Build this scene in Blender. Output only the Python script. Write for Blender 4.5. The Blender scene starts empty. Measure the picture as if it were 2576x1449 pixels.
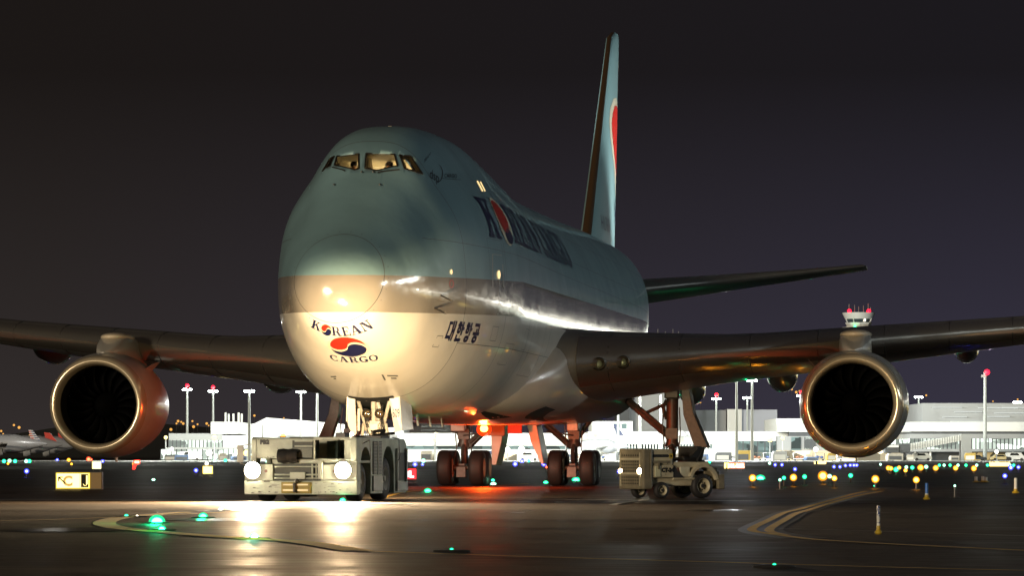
import bpy, bmesh, math, random
from mathutils import Vector, Matrix
from mathutils.bvhtree import BVHTree
from mathutils.geometry import tessellate_polygon
random.seed(7)
R = math.radians
F = 9630.0            # focal length in pixels of a 2576 px wide frame
EYE = 1.0             # lens height over the tarmac
HORIZON = 1150.0      # horizon row in a 2576 x 1449 frame
scene = bpy.context.scene
col = scene.collection

# ------------------------------------------------------------------ camera
cam = bpy.data.cameras.new("camera")
camo = bpy.data.objects.new("camera", cam); col.objects.link(camo)
cam.sensor_width = 36.0
cam.lens = 36.0 * F / 2576.0
cam.shift_y = (HORIZON - 724.5) / 2576.0
cam.clip_start = 0.5; cam.clip_end = 9000
camo.location = (0, 0, EYE); camo.rotation_euler = (R(90), 0, 0)
cam.dof.use_dof = False
scene.camera = camo

# ------------------------------------------------------------------ world: night sky with city glow
world = bpy.data.worlds.new("World"); scene.world = world
world.use_nodes = True
wn = world.node_tree; wn.nodes.clear()
wout = wn.nodes.new("ShaderNodeOutputWorld"); wbg = wn.nodes.new("ShaderNodeBackground")
wtc = wn.nodes.new("ShaderNodeTexCoord"); wsep = wn.nodes.new("ShaderNodeSeparateXYZ")
wn.links.new(wtc.outputs["Generated"], wsep.inputs[0])
def wmap(sock, a, b, c, d):
    m = wn.nodes.new("ShaderNodeMapRange"); m.clamp = True
    wn.links.new(sock, m.inputs[0])
    for i, v in zip((1, 2, 3, 4), (a, b, c, d)): m.inputs[i].default_value = v
    return m.outputs[0]
def wmix(fac, A, B):
    m = wn.nodes.new("ShaderNodeMix"); m.data_type = 'RGBA'
    wn.links.new(fac, m.inputs[0])
    for i, v in ((6, A), (7, B)):
        if isinstance(v, tuple): m.inputs[i].default_value = (*v, 1)
        else: wn.links.new(v, m.inputs[i])
    return m.outputs[2]
az = wmap(wsep.outputs["X"], -0.12, 0.12, 0, 1)
low = wmix(az, (0.033, 0.027, 0.026), (0.040, 0.036, 0.058))
high = wmix(az, (0.0112, 0.0088, 0.0080), (0.0112, 0.0098, 0.0122))
el = wmap(wsep.outputs["Z"], 0.0, 0.10, 0, 1)
wn.links.new(wmix(el, low, high), wbg.inputs[0])
wbg.inputs[1].default_value = 1.0
wn.links.new(wbg.outputs[0], wout.inputs[0])

# ------------------------------------------------------------------ the one sun-type lamp: faint far apron light from the front left
sd = bpy.data.lights.new("sun", 'SUN'); sun = bpy.data.objects.new("sun", sd); col.objects.link(sun)
sd.energy = 1.7; sd.angle = R(6); sd.color = (1.0, 0.84, 0.62)
sun.rotation_euler = Vector((0.62, 1.0, -0.12)).to_track_quat('-Z', 'Y').to_euler()

scene.view_settings.view_transform = 'Standard'
scene.view_settings.look = 'None'
scene.view_settings.exposure = 0.0
scene.view_settings.gamma = 1.0
scene.view_settings.use_curve_mapping = False
scene.cycles.use_denoising = True
scene.cycles.sample_clamp_indirect = 3.0
scene.cycles.max_bounces = 6
scene.cycles.diffuse_bounces = 2
scene.cycles.glossy_bounces = 3
scene.cycles.transmission_bounces = 4
scene.cycles.caustics_reflective = False
scene.cycles.caustics_refractive = False

# ------------------------------------------------------------------ helpers
def at(px, py, d):
    """a point seen at a pixel of the 2576 px frame, d metres down the view axis"""
    return Vector(((px - 1288) / F * d, d, EYE + (HORIZON - py) / F * d))
def gnd(px, py, z=0.0):
    d = (EYE - z) * F / (py - HORIZON)
    return Vector(((px - 1288) / F * d, d, z))

class MB:
    def __init__(s): s.v = []; s.f = []; s.m = []; s.cur = 0
    def add(s, vs, fs):
        o = len(s.v); s.v += [tuple(v) for v in vs]
        for f in fs: s.f.append([i + o for i in f]); s.m.append(s.cur)
        return s
    def box(s, x0, x1, y0, y1, z0, z1, M=None):
        vs = [Vector((x, y, z)) for x in (x0, x1) for y in (y0, y1) for z in (z0, z1)]
        if M is not None: vs = [M @ v for v in vs]
        return s.add(vs, [(0,1,3,2),(4,6,7,5),(0,4,5,1),(2,3,7,6),(0,2,6,4),(1,5,7,3)])
    def bar(s, p0, p1, w, h, up=(0, 0, 1)):
        p0, p1 = Vector(p0), Vector(p1); d = (p1 - p0); L = d.length; d.normalize()
        u = Vector(up); sx = d.cross(u)
        if sx.length < 1e-3: sx = d.cross(Vector((1, 0, 0)))
        sx.normalize(); uz = sx.cross(d)
        vs = [p + sx * a * w / 2 + uz * b * h / 2 for p in (p0, p1) for a, b in ((-1,-1),(1,-1),(1,1),(-1,1))]
        return s.add(vs, [(0,1,2,3),(7,6,5,4),(0,4,5,1),(1,5,6,2),(2,6,7,3),(3,7,4,0)])
    def cyl(s, p0, p1, r0, r1=None, n=16, caps=True):
        r1 = r0 if r1 is None else r1
        p0, p1 = Vector(p0), Vector(p1); d = (p1 - p0).normalized()
        a = d.cross(Vector((0, 0, 1)))
        if a.length < 1e-3: a = d.cross(Vector((0, 1, 0)))
        a.normalize(); b = d.cross(a)
        vs = []
        for p, r in ((p0, r0), (p1, r1)):
            for i in range(n):
                t = 2 * math.pi * i / n
                vs.append(p + a * math.cos(t) * r + b * math.sin(t) * r)
        fs = [(i, (i + 1) % n, n + (i + 1) % n, n + i) for i in range(n)]
        if caps: fs += [tuple(range(n))[::-1], tuple(range(n, 2 * n))]
        return s.add(vs, fs)
    def tube(s, pts, r, n=8):
        pts = [Vector(p) for p in pts]
        for a, b in zip(pts, pts[1:]): s.cyl(a, b, r, n=n)
        return s
    def lathe(s, prof, c=(0, 0, 0), axis='Y', n=32, close=False):
        """prof: (along, radius)"""
        c = Vector(c); o = []
        for al, r in prof:
            for i in range(n):
                t = 2 * math.pi * i / n; x, y = math.cos(t) * r, math.sin(t) * r
                o.append(c + (Vector((x, al, y)) if axis == 'Y' else Vector((al, x, y)) if axis == 'X' else Vector((x, y, al))))
        fs = []
        k = len(prof)
        for j in range(k - 1 if not close else k):
            for i in range(n):
                a, b = j * n, ((j + 1) % k) * n
                fs.append((a + i, a + (i + 1) % n, b + (i + 1) % n, b + i))
        return s.add(o, fs)
    def prism(s, pts, t):
        """pts: 3-D outline; t: extrusion vector"""
        t = Vector(t); n = len(pts); P = [Vector(p) for p in pts]
        tris = tessellate_polygon([P])
        vs = P + [p + t for p in P]
        fs = [tuple(q) for q in tris] + [tuple(i + n for i in q[::-1]) for q in tris]
        fs += [(i, (i + 1) % n, n + (i + 1) % n, n + i) for i in range(n)]
        return s.add(vs, fs)
    def dome(s, c, r, n=12, k=5, flat=1.0):
        c = Vector(c); vs = [c + Vector((0, 0, r * flat))]
        for j in range(1, k + 1):
            a = math.pi / 2 * j / k
            for i in range(n):
                t = 2 * math.pi * i / n
                vs.append(c + Vector((math.cos(t) * r * math.sin(a), math.sin(t) * r * math.sin(a), math.cos(a) * r * flat)))
        fs = [(0, 1 + i, 1 + (i + 1) % n) for i in range(n)]
        for j in range(k - 1):
            for i in range(n):
                a, b = 1 + j * n, 1 + (j + 1) * n
                fs.append((a + i, b + i, b + (i + 1) % n, a + (i + 1) % n))
        fs.append(tuple(range(1 + (k - 1) * n, 1 + k * n)))
        return s.add(vs, fs)
    def ball(s, c, r, sc=(1, 1, 1), n=12, k=8):
        c = Vector(c)
        prof = [(-math.cos(math.pi * j / k) * r, max(1e-4, math.sin(math.pi * j / k) * r)) for j in range(k + 1)]
        m2 = MB().lathe(prof, axis='Z', n=n)
        return s.add([c + Vector((v[0] * sc[0], v[1] * sc[1], v[2] * sc[2])) for v in m2.v], m2.f)
    def build(s, name, mats, parent=None, smooth=False, bevel=0, angle=40, loc=None, recalc=True):
        me = bpy.data.meshes.new(name)
        me.from_pydata([tuple(v) for v in s.v], [], s.f)
        if not isinstance(mats, (list, tuple)): mats = [mats]
        for m in mats: me.materials.append(m)
        me.polygons.foreach_set("material_index", s.m)
        if recalc:
            bm = bmesh.new(); bm.from_mesh(me)
            bmesh.ops.recalc_face_normals(bm, faces=bm.faces); bm.to_mesh(me); bm.free()
        if smooth:
            me.polygons.foreach_set("use_smooth", [True] * len(me.polygons))
            if smooth != 'all': me.set_sharp_from_angle(angle=R(angle))
        me.update()
        o = bpy.data.objects.new(name, me); col.objects.link(o)
        if parent is not None: o.parent = parent
        if loc is not None: o.location = loc
        if bevel:
            b = o.modifiers.new("bevel", 'BEVEL'); b.width = bevel; b.segments = 2; b.limit_method = 'ANGLE'; b.angle_limit = R(40)
        return o

def tag(o, label=None, cat=None, group=None, kind=None):
    if label: o["label"] = label
    if cat: o["category"] = cat
    if group: o["group"] = group
    if kind: o["kind"] = kind
    return o
def thing(name, label, cat, loc=(0, 0, 0), rz=0, group=None):
    o = bpy.data.objects.new(name, None); col.objects.link(o)
    o.empty_display_size = 0.2
    o.location = loc; o.rotation_euler = (0, 0, rz)
    return tag(o, label, cat, group)
def copy_tree(o, parent=None):
    c = o.copy(); col.objects.link(c)
    if parent is not None: c.parent = parent
    for ch in list(o.children): copy_tree(ch, c)
    return c

# ------------------------------------------------------------------ materials
MATS = {}
def pbr(name, c, rough=0.5, metal=0.0, var=0.0, vscale=3.0, bump=0.0, bscale=20.0, coat=0.0, rvar=0.0, stretch=(1, 1, 1), spec=0.5):
    if name in MATS: return MATS[name]
    m = bpy.data.materials.new(name); m.use_nodes = True; MATS[name] = m
    nt = m.node_tree; b = nt.nodes["Principled BSDF"]
    b.inputs["Base Color"].default_value = (*c, 1); b.inputs["Roughness"].default_value = rough
    b.inputs["Metallic"].default_value = metal; b.inputs["Coat Weight"].default_value = coat
    b.inputs["Coat Roughness"].default_value = 0.05; b.inputs["Specular IOR Level"].default_value = spec
    if var or bump or rvar:
        tc = nt.nodes.new("ShaderNodeTexCoord"); mp = nt.nodes.new("ShaderNodeMapping"); mp.inputs["Scale"].default_value = stretch
        nt.links.new(tc.outputs["Object"], mp.inputs[0])
        nz = nt.nodes.new("ShaderNodeTexNoise"); nz.inputs["Scale"].default_value = vscale; nz.inputs["Detail"].default_value = 5
        nt.links.new(mp.outputs[0], nz.inputs["Vector"])
        if var:
            mr = nt.nodes.new("ShaderNodeMapRange"); nt.links.new(nz.outputs[0], mr.inputs[0])
            mr.inputs[1].default_value = .3; mr.inputs[2].default_value = .7; mr.inputs[3].default_value = 1 - var; mr.inputs[4].default_value = 1 + var * .5
            mx = nt.nodes.new("ShaderNodeVectorMath"); mx.operation = 'SCALE'; mx.inputs[0].default_value = c
            nt.links.new(mr.outputs[0], mx.inputs[3]); nt.links.new(mx.outputs[0], b.inputs["Base Color"])
        if rvar:
            mr = nt.nodes.new("ShaderNodeMapRange"); nt.links.new(nz.outputs[0], mr.inputs[0])
            mr.inputs[1].default_value = .3; mr.inputs[2].default_value = .7; mr.inputs[3].default_value = max(.03, rough - rvar); mr.inputs[4].default_value = min(1, rough + rvar)
            nt.links.new(mr.outputs[0], b.inputs["Roughness"])
        if bump:
            n2 = nt.nodes.new("ShaderNodeTexNoise"); n2.inputs["Scale"].default_value = bscale; n2.inputs["Detail"].default_value = 4
            nt.links.new(mp.outputs[0], n2.inputs["Vector"])
            bp = nt.nodes.new("ShaderNodeBump"); bp.inputs["Strength"].default_value = bump; bp.inputs["Distance"].default_value = .02
            nt.links.new(n2.outputs[0], bp.inputs["Height"]); nt.links.new(bp.outputs[0], b.inputs["Normal"])
    return m
def emit(name, c, s, base=(0.02, 0.02, 0.02)):
    if name in MATS: return MATS[name]
    m = bpy.data.materials.new(name); m.use_nodes = True; MATS[name] = m
    b = m.node_tree.nodes["Principled BSDF"]
    b.inputs["Base Color"].default_value = (*base, 1)
    b.inputs["Emission Color"].default_value = (*c, 1); b.inputs["Emission Strength"].default_value = s
    m.cycles.emission_sampling = 'NONE'
    return m
def lamp(kind, name, loc, energy, color, size=0.3, aim=None, spot=60, blend=0.5, parent=None):
    l = bpy.data.lights.new(name, kind); o = bpy.data.objects.new(name, l); col.objects.link(o)
    l.energy = energy; l.color = color
    if kind in ('POINT', 'SPOT'): l.shadow_soft_size = size
    if kind == 'SPOT': l.spot_size = R(spot); l.spot_blend = blend
    if kind == 'AREA': l.size = size
    o.location = loc
    if aim is not None: o.rotation_euler = (Vector(aim) - Vector(loc)).to_track_quat('-Z', 'Y').to_euler()
    if parent is not None: o.parent = parent
    return o

WHITE = pbr("white_paint", (.72, .70, .64), .25, coat=.4, var=.06)
BLACK = pbr("black_rubber", (.012, .012, .012), .75, var=.3, vscale=8, bump=.2)
METAL = pbr("bare_metal", (.52, .50, .46), .32, 1.0, rvar=.1, vscale=6)
DARKM = pbr("dark_metal", (.07, .065, .06), .45, .6, var=.2)
GEARP = pbr("gear_paint", (.42, .40, .36), .35, .1, var=.15, vscale=9, bump=.1)
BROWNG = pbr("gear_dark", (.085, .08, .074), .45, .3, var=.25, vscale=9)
GLASSD = pbr("dark_glass", (.015, .018, .018), .05, coat=.5)
CONC = pbr("concrete", (.42, .41, .38), .8, var=.15, vscale=.2)
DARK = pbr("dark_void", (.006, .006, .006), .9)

# ------------------------------------------------------------------ ground, apron, markings
def ground_mat():
    m = bpy.data.materials.new("asphalt"); m.use_nodes = True
    nt = m.node_tree; b = nt.nodes["Principled BSDF"]
    ge = nt.nodes.new("ShaderNodeNewGeometry")
    def noise(scale, st, det=5):
        mp = nt.nodes.new("ShaderNodeMapping"); mp.inputs["Scale"].default_value = st
        nt.links.new(ge.outputs["Position"], mp.inputs[0])
        n = nt.nodes.new("ShaderNodeTexNoise"); n.inputs["Scale"].default_value = scale; n.inputs["Detail"].default_value = det
        nt.links.new(mp.outputs[0], n.inputs["Vector"]); return n.outputs[0]
    def mr(s, a, bb, c, d):
        n = nt.nodes.new("ShaderNodeMapRange"); nt.links.new(s, n.inputs[0])
        for i, v in zip((1, 2, 3, 4), (a, bb, c, d)): n.inputs[i].default_value = v
        return n.outputs[0]
    big = noise(.5, (.22, .55, 1)); mid = noise(2.2, (.5, 1.4, 1)); fine = noise(60, (1, 1, 1), 3)
    mul = nt.nodes.new("ShaderNodeMath"); mul.operation = 'MULTIPLY'
    nt.links.new(mr(big, .3, .7, .55, 1.35), mul.inputs[0]); nt.links.new(mr(fine, .3, .7, .5, 1.6), mul.inputs[1])
    sc = nt.nodes.new("ShaderNodeVectorMath"); sc.operation = 'SCALE'; sc.inputs[0].default_value = (.034, .024, .015)
    nt.links.new(mul.outputs[0], sc.inputs[3]); nt.links.new(sc.outputs[0], b.inputs["Base Color"])
    ad = nt.nodes.new("ShaderNodeMath"); ad.operation = 'ADD'
    nt.links.new(mr(big, .35, .65, .40, .56), ad.inputs[0]); nt.links.new(mr(mid, .35, .65, 0, .16), ad.inputs[1])
    nt.links.new(ad.outputs[0], b.inputs["Roughness"])
    a2 = nt.nodes.new("ShaderNodeMath"); a2.operation = 'ADD'
    nt.links.new(mr(fine, 0, 1, 0, .25), a2.inputs[0]); nt.links.new(mr(mid, 0, 1, 0, 1.0), a2.inputs[1])
    bp = nt.nodes.new("ShaderNodeBump"); bp.inputs["Strength"].default_value = .35; bp.inputs["Distance"].default_value = .012
    nt.links.new(a2.outputs[0], bp.inputs["Height"]); nt.links.new(bp.outputs[0], b.inputs["Normal"])
    b.inputs["Specular IOR Level"].default_value = .10
    return m
ASPH = ground_mat()
g = MB(); g.add([(-4500, -1500, 0), (4500, -1500, 0), (4500, 7000, 0), (-4500, 7000, 0)], [(0, 1, 2, 3)])
tag(g.build("ground", ASPH), kind="structure")
g = MB(); g.add([(-900, 840, .03), (1100, 840, .03), (1100, 1150, .03), (-900, 1150, .03)], [(0, 1, 2, 3)])
tag(g.build("apron", pbr("apron_concrete", (.5, .49, .45), .6, var=.15, vscale=.05)), kind="structure")
# grass infield strips between the taxiways
GRASS = pbr("dark_grass", (.02, .024, .012), .95, var=.4, vscale=.3)
for k, (y0, y1) in enumerate(((300, 420), (520, 700))):
    g = MB(); g.add([(-700, y0, .01), (900, y0, .01), (900, y1, .01), (-700, y1, .01)], [(0, 1, 2, 3)])
    tag(g.build("grass_infield", GRASS), kind="stuff", label="dark grass infield between taxiways")

YEL = pbr("yellow_marking", (.60, .34, .01), .85, var=.35, vscale=2.5)
BLK = pbr("black_marking", (.012, .011, .01), .5, var=.2)
WHT = pbr("white_marking_and_light_band", (.55, .53, .48), .5, var=.25, vscale=2)
def smooth_line(pts, k=8):
    P = [pts[0]] + list(pts) + [pts[-1]]; out = []
    for i in range(1, len(P) - 2):
        p0, p1, p2, p3 = (Vector(p) for p in P[i - 1:i + 3])
        for j in range(k):
            t = j / k
            out.append(0.5 * ((2 * p1) + (p2 - p0) * t + (2 * p0 - 5 * p1 + 4 * p2 - p3) * t * t + (3 * p1 - p0 - 3 * p2 + p3) * t ** 3))
    out.append(Vector(P[-2])); return out
def marking(pix, w, mat, z, name="painted_line_or_light_band", k=8):
    """a stripe of colour laid along ground points"""
    P = smooth_line([gnd(*p) for p in pix], k)
    vs = []
    for i, p in enumerate(P):
        d = (P[min(i + 1, len(P) - 1)] - P[max(i - 1, 0)]); d.z = 0; d.normalize()
        n = Vector((-d.y, d.x, 0)) * w / 2
        vs += [(p.x + n.x, p.y + n.y, z), (p.x - n.x, p.y - n.y, z)]
    m = MB().add(vs, [(2 * i, 2 * i + 1, 2 * i + 3, 2 * i + 2) for i in range(len(P) - 1)])
    return tag(m.build(name, mat, recalc=False), kind="structure")
def Z7(x, y): return (1782 + x * .3083, 1140.5 + y * .3083)
LA = [Z7(1290, 312), Z7(1180, 336), Z7(1080, 365), Z7(900, 415), Z7(740, 462), Z7(620, 490), Z7(500, 548), Z7(372, 610), Z7(368, 640), Z7(480, 660), Z7(700, 690), Z7(900, 712), Z7(1500, 748), Z7(2576, 800), Z7(3400, 838)]
LB = [Z7(1420, 312), Z7(1240, 345), Z7(1120, 375), Z7(960, 422), Z7(810, 470), Z7(720, 495), Z7(620, 550), Z7(505, 620), Z7(520, 650), Z7(640, 675)]
marking([Z7(1360, 312), Z7(1210, 340), Z7(1100, 370), Z7(930, 418), Z7(775, 466), Z7(670, 492), Z7(560, 550), Z7(435, 615), Z7(450, 645), Z7(560, 668), Z7(800, 700)], .62, BLK, .004)
marking(LA, .13, YEL, .008); marking(LB, .13, YEL, .008)
marking([(1740, 1415), (2100, 1426), (2400, 1434), (2700, 1441)], .1, YEL, .008)
marking([(900, 1388), (1300, 1402), (1740, 1415)], .1, YEL, .008)
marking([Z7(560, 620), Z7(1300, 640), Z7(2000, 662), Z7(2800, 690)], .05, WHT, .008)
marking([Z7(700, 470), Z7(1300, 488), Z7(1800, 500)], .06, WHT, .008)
# curved lead line on the left
marking([(470, 1290), (390, 1296), (300, 1305), (262, 1318), (300, 1330), (400, 1340), (520, 1350), (640, 1358), (760, 1366), (900, 1388)], .34, YEL, .008)
marking([(-60, 1314), (150, 1309), (330, 1302), (520, 1293), (700, 1283), (860, 1274), (960, 1254), (1030, 1238), (1150, 1231), (1330, 1218)], .14, YEL, .012)
marking([(-100, 1258), (300, 1259.5), (900, 1259), (1400, 1258.5), (1590, 1260), (1900, 1262)], .55, WHT, .008)  # white stripe stands in for the pavement band lit by headlights
marking([(1540, 1272), (1570, 1266), (1600, 1262)], .16, WHT, .012)
# expansion joints of the concrete slabs
JO = pbr("joint_seal", (.015, .014, .013), .35)
for y in (52, 60, 69, 79, 99, 112, 126, 150):
    g = MB(); g.add([(-60, y, .004), (60, y + 2.2, .004), (60, y + 2.26, .004), (-60, y + .06, .004)], [(0, 1, 2, 3)])
    tag(g.build("pavement_joint", JO), kind="structure")

# tyre marks, sealed cracks and stains
RUB = pbr("rubber_mark", (.016, .014, .012), .6, var=.4, vscale=1.5)
rr = random.Random(4)
for k in range(9):
    y = rr.uniform(50, 92); x = rr.uniform(-9, 9); a = rr.uniform(-.25, .25); pts = []
    for i in range(7): pts.append(Vector((x + i * rr.uniform(.8, 1.5), y + a * i + rr.uniform(-.25, .25), 0)))
    vs = []
    w = rr.uniform(.02, .05) if k < 6 else .22
    for i, p in enumerate(smooth_line(pts, 5)): vs += [(p.x, p.y + w, .005), (p.x, p.y - w, .005)]
    tag(MB().add(vs, [(2 * i, 2 * i + 1, 2 * i + 3, 2 * i + 2) for i in range(len(vs) // 2 - 1)]).build("crack_seal" if k < 6 else "tyre_mark", JO if k < 6 else RUB, recalc=False), kind="structure")
for k in range(7):
    cx, cy, r = rr.uniform(-8, 9), rr.uniform(50, 85), rr.uniform(.3, 1.1)
    P = [(cx + r * rr.uniform(.6, 1.1) * math.cos(R(i * 24)), cy + r * 1.5 * rr.uniform(.6, 1.1) * math.sin(R(i * 24)), .0052 + k * .0002) for i in range(15)]
    tag(MB().add(P, [tuple(range(15))]).build("oil_stain", pbr("oil_stain", (.012, .010, .009), .3), recalc=False), kind="structure")

# ================================================================== the freighter aircraft
PSI = R(7.1)
AX, AY = -4.5, 96.6
plane = thing("cargo_airplane", "huge pale blue and white four engined freighter aircraft facing the camera behind a tug", "aircraft", (AX, AY, 0), -PSI)
def loc2w(b, x, z): return Vector((AX + x * math.sin(PSI) + b * math.cos(PSI), AY + x * math.cos(PSI) - b * math.sin(PSI), z))

def interp(tab, x):
    """monotone cubic through (x, y)"""
    xs = [t[0] for t in tab]; ys = [t[1] for t in tab]
    if x <= xs[0]: return ys[0]
    if x >= xs[-1]: return ys[-1]
    n = len(xs); d = [(ys[i + 1] - ys[i]) / (xs[i + 1] - xs[i]) for i in range(n - 1)]
    m = [d[0]] + [0 if d[i - 1] * d[i] <= 0 else 2 / (1 / d[i - 1] + 1 / d[i]) for i in range(1, n - 1)] + [d[-1]]
    for i in range(n - 1):
        if x <= xs[i + 1]:
            h = xs[i + 1] - xs[i]; t = (x - xs[i]) / h
            return (1 + 2 * t) * (1 - t) ** 2 * ys[i] + t * (1 - t) ** 2 * h * m[i] + t * t * (3 - 2 * t) * ys[i + 1] + t * t * (t - 1) * h * m[i + 1]
Wt = [(0, .02), (.03, .27), (.1, .48), (.3, .80), (.7, 1.13), (1.2, 1.36), (2, 1.63), (3, 1.93), (4, 2.15), (5, 2.36), (6, 2.54), (7, 2.70), (8, 2.85), (10, 3.07), (13, 3.25), (48, 3.25), (53, 3.15), (58, 2.85), (63, 2.35), (68, 1.65), (72, .98), (75, .4), (76, .1)]
ZTt = [(0, 5.17), (.03, 5.42), (.1, 5.63), (.3, 5.93), (.7, 6.25), (1.2, 6.53), (2, 6.92), (3, 7.50), (4, 8.12), (4.6, 8.50), (5.5, 9.16), (6.2, 9.54), (7, 9.82), (8.3, 10.06), (10, 10.18), (13, 10.24), (16, 10.12), (19, 9.9), (22, 9.62), (25, 9.52), (37, 9.6), (51, 9.82), (60, 9.88), (68, 9.9), (72, 9.85), (75, 9.5), (76, 9.0)]
ZBt = [(0, 5.13), (.03, 4.92), (.1, 4.75), (.3, 4.48), (.7, 4.18), (1.2, 3.95), (2, 3.66), (3, 3.32), (4, 3.02), (5, 2.76), (6.5, 2.45), (8, 2.28), (11, 2.16), (14, 2.12), (36, 2.35), (48, 2.6), (54, 3.1), (60, 4.3), (66, 5.9), (72, 7.6), (76, 8.7)]
ZCt = [(0, 5.17), (1, 5.32), (2, 5.42), (5, 5.5), (8, 5.55), (14, 5.6), (36, 5.75), (50, 5.95), (62, 7.2), (76, 8.9)]
HWt = [(0, 0), (1.5, 0), (6, 1), (16, 1), (24, .0), (76, 0)]
HP = [(1, 0), (.995, .12), (.972, .27), (.935, .39), (.87, .5), (.765, .61), (.665, .70), (.59, .78), (.505, .86), (.40, .93), (.26, .98), (.12, .998), (0, 1)]
def hp(u):
    s = u * (len(HP) - 1); i = min(int(s), len(HP) - 2); t = s - i
    g = lambda k: Vector(HP[max(0, min(len(HP) - 1, k))])
    p0 = g(i - 1) if i > 0 else Vector((HP[1][0], -HP[1][1])); p1 = g(i); p2 = g(i + 1); p3 = g(i + 2) if i + 2 < len(HP) else Vector((-HP[-2][0], HP[-2][1]))
    return 0.5 * ((2 * p1) + (p2 - p0) * t + (2 * p0 - 5 * p1 + 4 * p2 - p3) * t * t + (3 * p1 - p0 - 3 * p2 + p3) * t ** 3)
NU = 36
def section(x):
    w, zt, zb, zc, h = (interp(t, x) for t in (Wt, ZTt, ZBt, ZCt, HWt))
    half = []
    for j in range(NU + 1):      # top, from side to crown
        u = j / NU; a = u * math.pi / 2
        e = Vector((math.cos(a) ** .97, math.sin(a))); q = hp(u)
        p = e.lerp(q, h); half.append((p.x * w, zc + p.y * (zt - zc)))
    low = []
    for j in range(1, NU + 1):
        a = j / NU * math.pi / 2
        low.append((math.cos(a) ** (2 / 2.25) * w if j < NU else 0, zc - math.sin(a) ** (2 / 2.25) * (zc - zb)))
    ring = [(-b, z) for b, z in low[:-1][::-1]]           # from bottom on the far side up
    ring = [(0, low[-1][1])] + ring + [(-b, z) for b, z in half[:-1]] + [(0, half[-1][1])] + half[:-1][::-1] + low[:-1]
    return ring
XS = [0.0, .03, .06, .1, .16, .22, .3, .4, .5, .6, .7, .85, 1.0, 1.2, 1.4, 1.6, 1.8] + [2 + .2 * i for i in range(50)] + [12 + .5 * i for i in range(26)] + [25 + 1.0 * i for i in range(51)]
fm = MB(); rings = [section(x) for x in XS]; nr = len(rings[0]); vs = []
for x, r in zip(XS, rings): vs += [(b, x, z) for b, z in r]
fs = []
for i in range(len(XS) - 1):
    for j in range(nr):
        a = i * nr; fs.append((a + j, a + (j + 1) % nr, a + nr + (j + 1) % nr, a + nr + j))
fs.append(tuple(range(nr))); fs.append(tuple(range((len(XS) - 1) * nr, len(XS) * nr))[::-1])
fm.add(vs, fs)

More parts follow.
